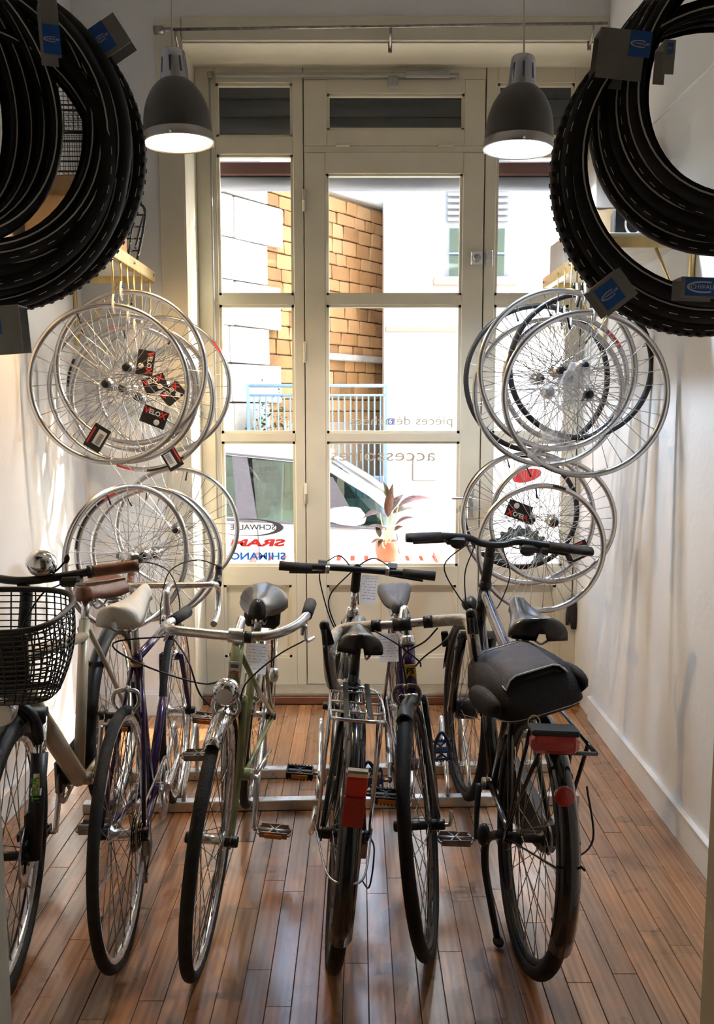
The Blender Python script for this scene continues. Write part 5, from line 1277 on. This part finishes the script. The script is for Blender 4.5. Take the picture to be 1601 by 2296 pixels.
# ---- 4: black trekking bike with chrome carrier, back to the room
b4 = bike_root('black trekking bicycle with chrome rear carrier and red reflector', (-.075, 2.27), (-.10, 3.3), 5.5)
HT, HB = (.828, .765), (.872, .610); WB = b4['_wb']
bwheel(b4, 'rear_wheel', 0, RH, .040, 'blk', 'rubber', 32, hubm='blk'); bwheel(b4, 'front_wheel', WB, RH, .040, 'alu', 'rubber', 32, hubm='blk')
diamond(b4, 'dgreen', RH, (.45, .29), (.275, .72), HT, HB, .0165, .018, top=((.285, .70), (.833, .742)), stays=.009)
fork(b4, 'dgreen', HT, HB, WB, RH); headset(b4, HT, HB)
fender(b4, 'rear_mudguard', 0, RH, RH+.016, 25, 198, .058, 'blkp'); fender(b4, 'front_mudguard', WB, RH, RH+.016, 20, 150, .056, 'blkp')
tubes('stem', 'blkm', b4, [([(.800, 0, .86), (.775, 0, .935)], .0165), ([(.785, 0, .905), (.77, 0, .945), (.755, 0, .948)], .0155)], 12); tubes('quill', 'chrome', b4, [([(.825, 0, .77), (.798, 0, .87)], .0115)], 12)
tubes('handlebar', 'blk', b4, [([(.74, .272, .938), (.752, .13, .944), (.758, 0, .946), (.752, -.13, .948), (.74, -.27, .952)], .0118)], 12)
for s_ in (-1, 1):
    zz = .944+(-.006 if s_ > 0 else .006)
    tubes('grip', 'blkm', b4, [([(.747, s_*.160, zz), (.738, s_*.275, zz)], [.0155, .017])], 14)
    lever(b4, catmull([(.775, s_*.115, zz-.012), (.80, s_*.15, zz-.022), (.795, s_*.24, zz-.030)], 4), 'blk', .0055)
    b = MB(); b.box((.765, s_*.122, zz+.010), (.036, .030, .016), bev=.004); b.prism([(.75, zz+.016), (.785, zz+.016), (.79, zz+.026), (.77, zz+.026)], s_*.108, s_*.140); b.build('gear_shifter', M_['blk'], b4)
    b = MB(); b.lathe([(.0155, -.007), (.0175, 0), (.0155, .007)], 12, T(.752, s_*.105, zz) @ R(90, 'X')); b.build('bar_clamp', M_['alu'], b4)
cable(b4, [(.79, .11, .96), (.83, .06, .975), (.84, 0, .90), (.85, -.02, .80)]); cable(b4, [(.79, -.11, .965), (.84, -.05, .975), (.86, .03, .90), (.86, .09, .80), (.86, .03, .66)]); cable(b4, [(.79, .12, .935), (.86, .13, .88), (.86, .08, .74), (.87, .03, .66)])
saddle(b4, .155, .880, .27, .066, .024, 'blkl', 0, 0, .016, .040); tubes('seat_post', 'blk', b4, [([(.277, 0, .715), (.237, 0, .845)], .0135)], 12)
cr4 = MB()
cr4.tube(catmull([(.16, -.045, .708), (.05, -.068, .722), (-.17, -.068, .742), (-.225, -.050, .752), (-.225, .050, .752), (-.17, .068, .742), (.05, .068, .722), (.16, .045, .708)], 5, True), .0045, 8, closed=True)
for x in (.08, -.04, -.14): cr4.tube([(x, -.068, .727-.09*x+.002), (x, .068, .727-.09*x+.002)], .0038, 8)
for s_ in (-1, 1):
    cr4.tube([(-.20, s_*.024, .748), (.13, s_*.024, .713)], .0038, 8)
    for x in (-.10, .06): cr4.tube([(x, s_*.068, .73), (-.012, s_*.072, RH+.01)], .0042, 8)
    cr4.tube([(.16, s_*.03, .708), (.26, s_*.014, .69)], .004, 8)
cr4.build('rear_carrier', M_['chrome'], b4)
b = MB(); b.box((-.07, .03, .747), (.30, .014, .005), bev=.001); b.box((-.07, -.03, .747), (.30, .014, .005), bev=.001); b.build('carrier_strap', M_['rubber'], b4)
RM = T(-.358, 0, .60) @ R(-12, 'Y')
b = MB(); b.box((0, 0, -.018), (.016, .050, .085), bev=.003); rf = b.build('rear_reflector', M_['red'], b4, RM)
MB().box((.002, 0, .050), (.018, .050, .050), bev=.003).build('tail_lamp', M_['tagr'], rf); MB().box((.002, 0, .084), (.020, .054, .018), bev=.004).build('tail_lamp_cap', M_['chrome'], rf)
tubes('mudguard_stay', 'steel', b4, [([(.0, .078, RH+.02), (-.30, .045, RH+.05), (-.345, 0, RH+.055), (-.30, -.045, RH+.05), (0, -.078, RH+.02)], .003)], 6)
crankset(b4, .45, .29, 165, .085, 'alu', ('blk', True, 'platform')); cassette(b4, 0, RH, .05, 5); derailleur(b4, 0, RH)
cable(b4, [(.2, -.04, .28), (.0, -.08, .335), (-.07, -.085, .32), (-.075, -.08, .24), (.0, -.065, .215)])
tubes('kick_stand', 'alu', b4, [([(.12, .075, .33), (.20, .085, .24), (.40, .075, .225)], [.009, .007])], 8)
note(b4, .745, -.048, .930, .062, .105, 4, 8, .006)

# ---- 5: purple tourer with taped drop bars, front to the room
b5 = bike_root('purple touring bicycle with white taped drop bars', (.175, 3.3), (.195, 2.32), -3)
HT, HB = (.768, .805), (.820, .672); WB = b5['_wb']; S5 = steer(HT, HB, -10)
bwheel(b5, 'rear_wheel', 0, RH, .032, 'alu', 'rubber', 36); bwheel(b5, 'front_wheel', WB, RH, .036, 'blk', 'rubber', 36, S5, hubm='blk')
diamond(b5, 'purple', RH, (.42, .285), (.262, .745), HT, HB, .0165, .0165, top=((.268, .735), (.772, .790)), stays=.0075)
fork(b5, 'blkp', HT, HB, WB, RH, .0135, M=S5); headset(b5, HT, HB, 'alu')
sk = MB().box((.812, 0, .738), (.002, .030, .044), bev=.0005).build('yellow_sticker', mat('yellow_sticker_paint', (.75, .48, .03), .5), b5, T(.0055, 0, 0))
MB().text('F5', .024, T(.8135, 0, .740) @ R(90, 'Z') @ R(90, 'X'), .0003, bold=.0008).build('lettering', M_['tagb'], sk)
fender(b5, 'front_mudguard', WB, RH, RH+.012, 78, 120, .046, 'blk', S5)
caliper(b5, WB-.055, .715, 'dsteel', S5)
tubes('stem', 'chrome', b5, [([(.764, 0, .815), (.745, 0, .875), (.75, 0, .905), (.77, 0, .912), (.85, 0, .892)], .0128)], 12, S5)
tubes('bar_clamp', 'blk', b5, [([(.852, -.026, .891), (.852, .026, .891)], .0195)], 14, S5)
D5 = {s_: [(.852, 0, .891), (.852, s_*.10, .893), (.846, s_*.165, .890), (.868, s_*.192, .882), (.925, s_*.200, .868), (.955, s_*.203, .835), (.95, s_*.206, .775), (.90, s_*.208, .735), (.83, s_*.208, .718)] for s_ in (-1, 1)}
tubes('handlebar', 'alu', b5, [(D5[1][:3], .0122), (D5[-1][:3], .0122)], 12, S5)
for s_ in (-1, 1):
    tubes('bar_tape', 'tape', b5, [([(.852, s_*.085, .8925)]+D5[s_][2:], .0172)], 12, S5)
    tubes('tape_end', 'blk', b5, [([(.852, s_*.062, .8925), (.852, s_*.088, .8925)], .0182)], 12, S5)
    b = MB(); b.loft([[(.93+.035*t+.020*math.cos(a)*(1-.3*t), s_*.203+.0165*math.sin(a)*(1-.15*t), .866+.065*t+.006*math.cos(a)) for a in [2*PI*k/12 for k in range(12)]] for t in (0, .25, .5, .75, 1)]); b.ball((.965, s_*.203, .934), .0145, 10, 8); b.xf(S5); b.build('brake_hood', M_['blk'], b5)
    lv = lever(b5, [S5 @ p for p in catmull([(.978, s_*.203, .925), (.995, s_*.203, .86), (.985, s_*.204, .80), (.965, s_*.205, .745)], 5)], 'blk', .0075)
    MB().text('CENTAUR', .013, S5 @ T(1.000, s_*.203, .86) @ R(90, 'Z') @ R(96, 'X') @ R(-90 if s_ > 0 else 90, 'Z'), .0003).build('lettering', M_['stripe'], lv)
cable(b5, [(.875, .08, .880), (.90, .04, .85), (.86, -.02, .80), (.85, -.015, .72)]); cable(b5, [(.865, -.10, .880), (.91, -.04, .85), (.88, .02, .79), (.84, .03, .76)]); cable(b5, [(.86, .13, .875), (.92, .09, .85), (.86, .035, .79), (.70, .01, .70)])
b = MB(); b.box((.875, .12, .845), (.014, .020, .045), bev=.003); b.xf(S5); b.build('cable_tag', M_['blk'], b5)
saddle(b5, .205, .832, .27, .066, .022, 'blkg', 3, 0, .010, .036, groove=.012, wing=.034); tubes('seat_post', 'alu', b5, [([(.263, 0, .735), (.240, 0, .80)], .0132)], 12)
note(b5, .35, -.042, .735, .075, .10, -6, 12, .010)
crankset(b5, .42, .285, 8, .10, 'dsteel', ('bluepl', False, 'platform'), 'dsteel', pspin=60); cassette(b5, 0, RH); derailleur(b5, 0, RH)
for s_ in (-1, 1):
    e = V(.42-s_*.17*math.cos(math.radians(8)), s_*.136, .285-s_*.17*math.sin(math.radians(8))); b = MB()
    b.tube(catmull([e+V(.02, -.028, -.02), e+V(.05, -.026, .04), e+V(.045, 0, .085), e+V(.05, .026, .04), e+V(.02, .028, -.02)], 5), .006, 8); b.build('toe_clip', M_['bluepl'], b5)
tubes('pink_cable', 'pinkc', b5, [([(.30, .03, .40), (.22, .045, .44), (.15, .045, .40), (.10, .05, .33)], .003)], 6) if 'pinkc' in M_ else None
tubes('front_skewer', 'alu', b5, [([(WB, .055, RH), (WB, .085, RH), (WB-.012, .092, RH+.035)], .0055)], 8, S5)
for s_ in (-1, 1): tubes('mudguard_stay', 'chrome', b5, [([(WB, s_*.060, RH+.02), (WB-.075, s_*.034, RH+.335)], .0028)], 6, S5)

# ---- 6: black city bike with pannier bag, back to the room
b6 = bike_root('black city bicycle with black carrier bag at far right', (.45, 2.245), (.400, 3.28), 3.5)
HT, HB = (.862, .865), (.915, .690); WB = b6['_wb']; S = steer(HT, HB, 3)
bwheel(b6, 'rear_wheel', 0, RH, .043, 'blk', 'rubber', 32, hubm='blk', hubw=.11); bwheel(b6, 'front_wheel', WB, RH, .043, 'blk', 'rubber', 32, S, hubm='blk', hubw=.10)
diamond(b6, 'blkp', RH, (.45, .298), (.300, .735), HT, HB, .019, .024, stays=.0095)
tubes('top_tube', 'navy', b6, [([(.305, 0, .715), (.60, 0, .775), (.872, 0, .845)], .021)], 14, sq=(.8, 1.25))
headset(b6, HT, HB, 'blk')
b = MB(); cw = V(.928, 0, .655)
for s_ in (-1, 1): b.tube([cw+V(0, s_*.058, .01), V(.985, s_*.058, .52), V(WB, s_*.058, RH-.01)], [.019, .016], 12)
b.tube([cw+V(0, -.068, .012), cw+V(0, .068, .012)], .019, 12); b.tube([cw, V(HB[0], 0, HB[1])], .018, 12); b.xf(S); b.build('fork', M_['blkp'], b6)
b = MB(); b.lathe([(.0001, -.045), (.036, -.043), (.040, -.03), (.040, .03), (.036, .043), (.0001, .045)], 24, S @ T(WB, 0, RH) @ R(90, 'X')); b.build('hub_dynamo', M_['blk'], b6)
fender(b6, 'rear_mudguard', 0, RH, RH+.017, 30, 200, .060, 'blkp'); fender(b6, 'front_mudguard', WB, RH, RH+.017, 10, 165, .058, 'blkp', S)
tubes('stem', 'blkm', b6, [([(.858, 0, .88), (.825, 0, .985)], .0185), ([(.836, 0, .95), (.815, 0, 1.02), (.79, 0, 1.035)], .0170)], 12)
tubes('handlebar', 'blk', b6, [([(.70, .300, 1.055), (.765, .18, 1.056), (.79, .09, 1.050), (.79, .045, 1.035), (.79, 0, 1.030), (.79, -.045, 1.034), (.79, -.09, 1.046), (.765, -.18, 1.044), (.70, -.315, 1.040)], .0125)], 12)
for s_ in (-1, 1):
    zz = 1.055 if s_ > 0 else 1.042
    b = MB(); g0, g1 = V(.757, s_*.192, zz), V(.690, s_*.320, zz-.001); gd = (g1-g0)
    b.loft([[tuple(g0+gd*t+V(-.016*w*math.cos(a)*1.3-.006*w, 0, .0165*math.sin(a))*(1 if t < 1 else .9)) for a in [2*PI*k/12 for k in range(12)]] for t, w in ((0, .95), (.25, 1.0), (.6, 1.15), (.85, 1.7), (1, 1.6))]); b.build('grip', M_['blkm'], b6)
    b = MB(); b.box((.785, s_*.135, zz-.016), (.05, .075, .028), bev=.008); b.ball((.785, s_*.125, zz-.026), .022, 10, 8, (1, 1.3, .9)); b.build('gear_shifter', M_['blk'], b6)
    lever(b6, catmull([(.80, s_*.155, zz-.016), (.825, s_*.20, zz-.028), (.80, s_*.28, zz-.034)], 4), 'blk', .0058)
cable(b6, [(.80, .10, 1.03), (.86, .075, 1.02), (.89, .15, .93), (.89, .09, .82), (.88, .03, .76)]); cable(b6, [(.80, .09, 1.02), (.88, .05, 1.0), (.90, .07, .90), (.90, .05, .74)]); cable(b6, [(.80, -.10, 1.02), (.88, -.06, 1.01), (.89, -.095, .91), (.87, -.06, .80), (.83, -.02, .78)])
b = MB(); b.lathe([(.0001, .030), (.026, .028), (.030, .015), (.026, -.02), (.0001, -.03)], 16, T(.965, .03, .775) @ R(90, 'Y')); b.build('headlight', M_['blk'], b6)
saddle(b6, .225, .915, .285, .088, .026, 'blkl', -2, 2, .020, .045, groove=.022)
tubes('seat_post', 'blk', b6, [([(.300, 0, .73), (.258, 0, .865)], .0145)], 12)
b = MB(); d = (V(.258, 0, .865)-V(.300, 0, .73)).normalized()
for k in range(6): b.lathe([(.0150, -.006), (.0205, 0), (.0150, .006)], 16, axis_m(V(.290, 0, .765)+d*k*.0125, d))
b.build('suspension_boot', M_['rubber'], b6)
b = MB(); b.lathe([(.021, -.010), (.0225, 0), (.021, .010)], 16, axis_m((.301, 0, .735), d)); b.build('seat_clamp', M_['blk'], b6)
b = MB()
for s_ in (-1, 1):
    b.tube(catmull([(.20, s_*.03, .70), (.10, s_*.055, .70), (-.28, s_*.055, .70)], 5), .0055, 8); b.tube([(-.10, s_*.055, .70), (-.008, s_*.075, RH)], .0055, 8); b.tube([(-.22, s_*.055, .70), (-.012, s_*.076, RH+.02)], .0055, 8)
b.tube([(-.28, -.055, .70), (-.28, .055, .70)], .0055, 8); b.build('rear_carrier', M_['blkp'], b6)
tl_ = MB(); tl_.box((-.315, .058, .735), (.045, .112, .042), bev=.012); o = tl_.build('tail_light', M_['red'], b6); MB().box((-.300, .058, .761), (.055, .112, .014), bev=.004).build('tail_light_cover', M_['blk'], o)
b = MB(); b.lathe([(.0001, .008), (.020, .008), (.023, .004), (.023, -.006), (.0001, -.008)], 20, T(-.368, .040, .632) @ R(-82, 'Y')); b.build('round_reflector', M_['red'], b6)
crankset(b6, .45, .298, 62, .08, 'blk', ('dsteel', False, 'cage'))
b = MB(); b.prism([(.55, .30), (.53, .37), (.47, .395), (.0, .385), (-.03, .34), (.0, .305), (.47, .20), (.53, .23)], -.064, -.030); b.build('chain_case', M_['blk'], b6)
tubes('kick_stand', 'blk', b6, [([(.02, .078, .345), (.10, .098, .285), (.105, .095, .20), (.075, .075, .10), (.05, .058, .022)], [.013, .009])], 10)
b = MB(); b.ball((.045, .055, .014), .016, 10, 8, (1.5, 1, .7)); b.build('stand_foot', M_['rubber'], b6)
b = MB(); b.ball((.10, .108, .30), .026, 12, 8, (.9, .7, 1.3)); b.build('stand_pivot', M_['blk'], b6)
cable(b6, [(-.28, -.04, .62), (-.26, -.075, .48), (-.12, -.085, .36), (0, -.08, .33)])
for s_ in (-1, 1): tubes('mudguard_stay', 'blk', b6, [([(0, s_*.072, RH), (-.345, s_*.03, RH+.10)], .003)], 6)

# ---- black bag on the carrier of the right bicycle
bg = thing('carrier_bag', 'black nylon bag with grey piping strapped on the right bicycle', 'bag', b6.matrix_basis @ T(-.040, .050, .722) @ R(-17, 'X') @ R(5, 'Y') @ R(10, 'Z') @ Matrix.Diagonal((.90, .86, 1.0, 1)))
b = MB(); rings = []
for t, hx, hy, bl in ((0, .150, .118, .0), (.12, .170, .135, 0), (.45, .165, .138, 0), (.80, .145, .125, 0), (.97, .120, .105, 0), (1, .095, .085, 0)):
    o = []
    for k in range(28):
        a = 2*PI*k/28; ca, sa = math.cos(a), math.sin(a); e = .42
        o.append((hx*math.copysign(abs(ca)**e, ca)+.030*t, hy*math.copysign(abs(sa)**e, sa), .012+.125*t+.018*t*ca))
    rings.append(o)
b.loft(rings); b.build('body', M_['fabric'], bg)
fz = lambda x, y: .146+.16*x-.55*max(0, abs(x+.02)-.09)**1.2-2.2*max(0, abs(y)-.06)**2*9
v = []; nx, ny = 12, 10
for i in range(nx+1):
    for j in range(ny+1):
        x, y = -.125+.235*i/nx, -.098+.196*j/ny; v.append((x, y, fz(x, y)))
f = [(i*(ny+1)+j, (i+1)*(ny+1)+j, (i+1)*(ny+1)+j+1, i*(ny+1)+j+1) for i in range(nx) for j in range(ny)]
b = MB(); b.add(v, f, True); n0 = len(b.v); b.v += [(p[0], p[1], p[2]-.016) for p in b.v]; b.f += [[k+n0 for k in q][::-1] for q in b.f]; b.sm += b.sm[:]; b.mi += b.mi[:]; flap = b.build('top_flap', M_['fabric2'], bg)
edge = [(-.125+.235*i/12, -.098) for i in range(13)]+[(.11, -.098+.196*j/10) for j in range(1, 10)]+[(.11-.235*i/12, .098) for i in range(13)]+[(-.125, .098-.196*j/10) for j in range(1, 10)]
b = MB(); b.tube([(x, y, fz(x, y)+.001) for x, y in edge], .0026, 6, closed=True); b.build('flap_piping', M_['piping'], flap)
b = MB(); b.tube([(.165*math.copysign(abs(math.cos(a))**.42, math.cos(a))+.002, .133*math.copysign(abs(math.sin(a))**.42, math.sin(a)), .024) for a in [2*PI*k/40 for k in range(40)]], .0026, 6, closed=True); b.build('base_piping', M_['piping'], bg)
for s_ in (-1, 1): b = MB(); b.loft([[(-.03+.11*math.cos(a)*q, s_*(.130+.028*t), .060+.035*math.sin(a)*q) for a in [2*PI*k/16 for k in range(16)]] for t, q in ((0, 1.1), (.6, 1.0), (1, .8))]); b.build('side_pocket', M_['fabric'], bg)
b = MB(); b.tube([(-.172+.0*k, .055+.018*math.cos(2*PI*k/20), .012+.018*math.sin(2*PI*k/20)) for k in range(20)], .0016, 6, closed=True); b.build('ring', M_['rail'], bg)
for k in range(5): MB().lathe([(.0035, -.002), (.005, 0), (.0035, .002)], 8, T(.105, .112, .095+k*.010)).build('zip_bead', M_['steel'], bg)
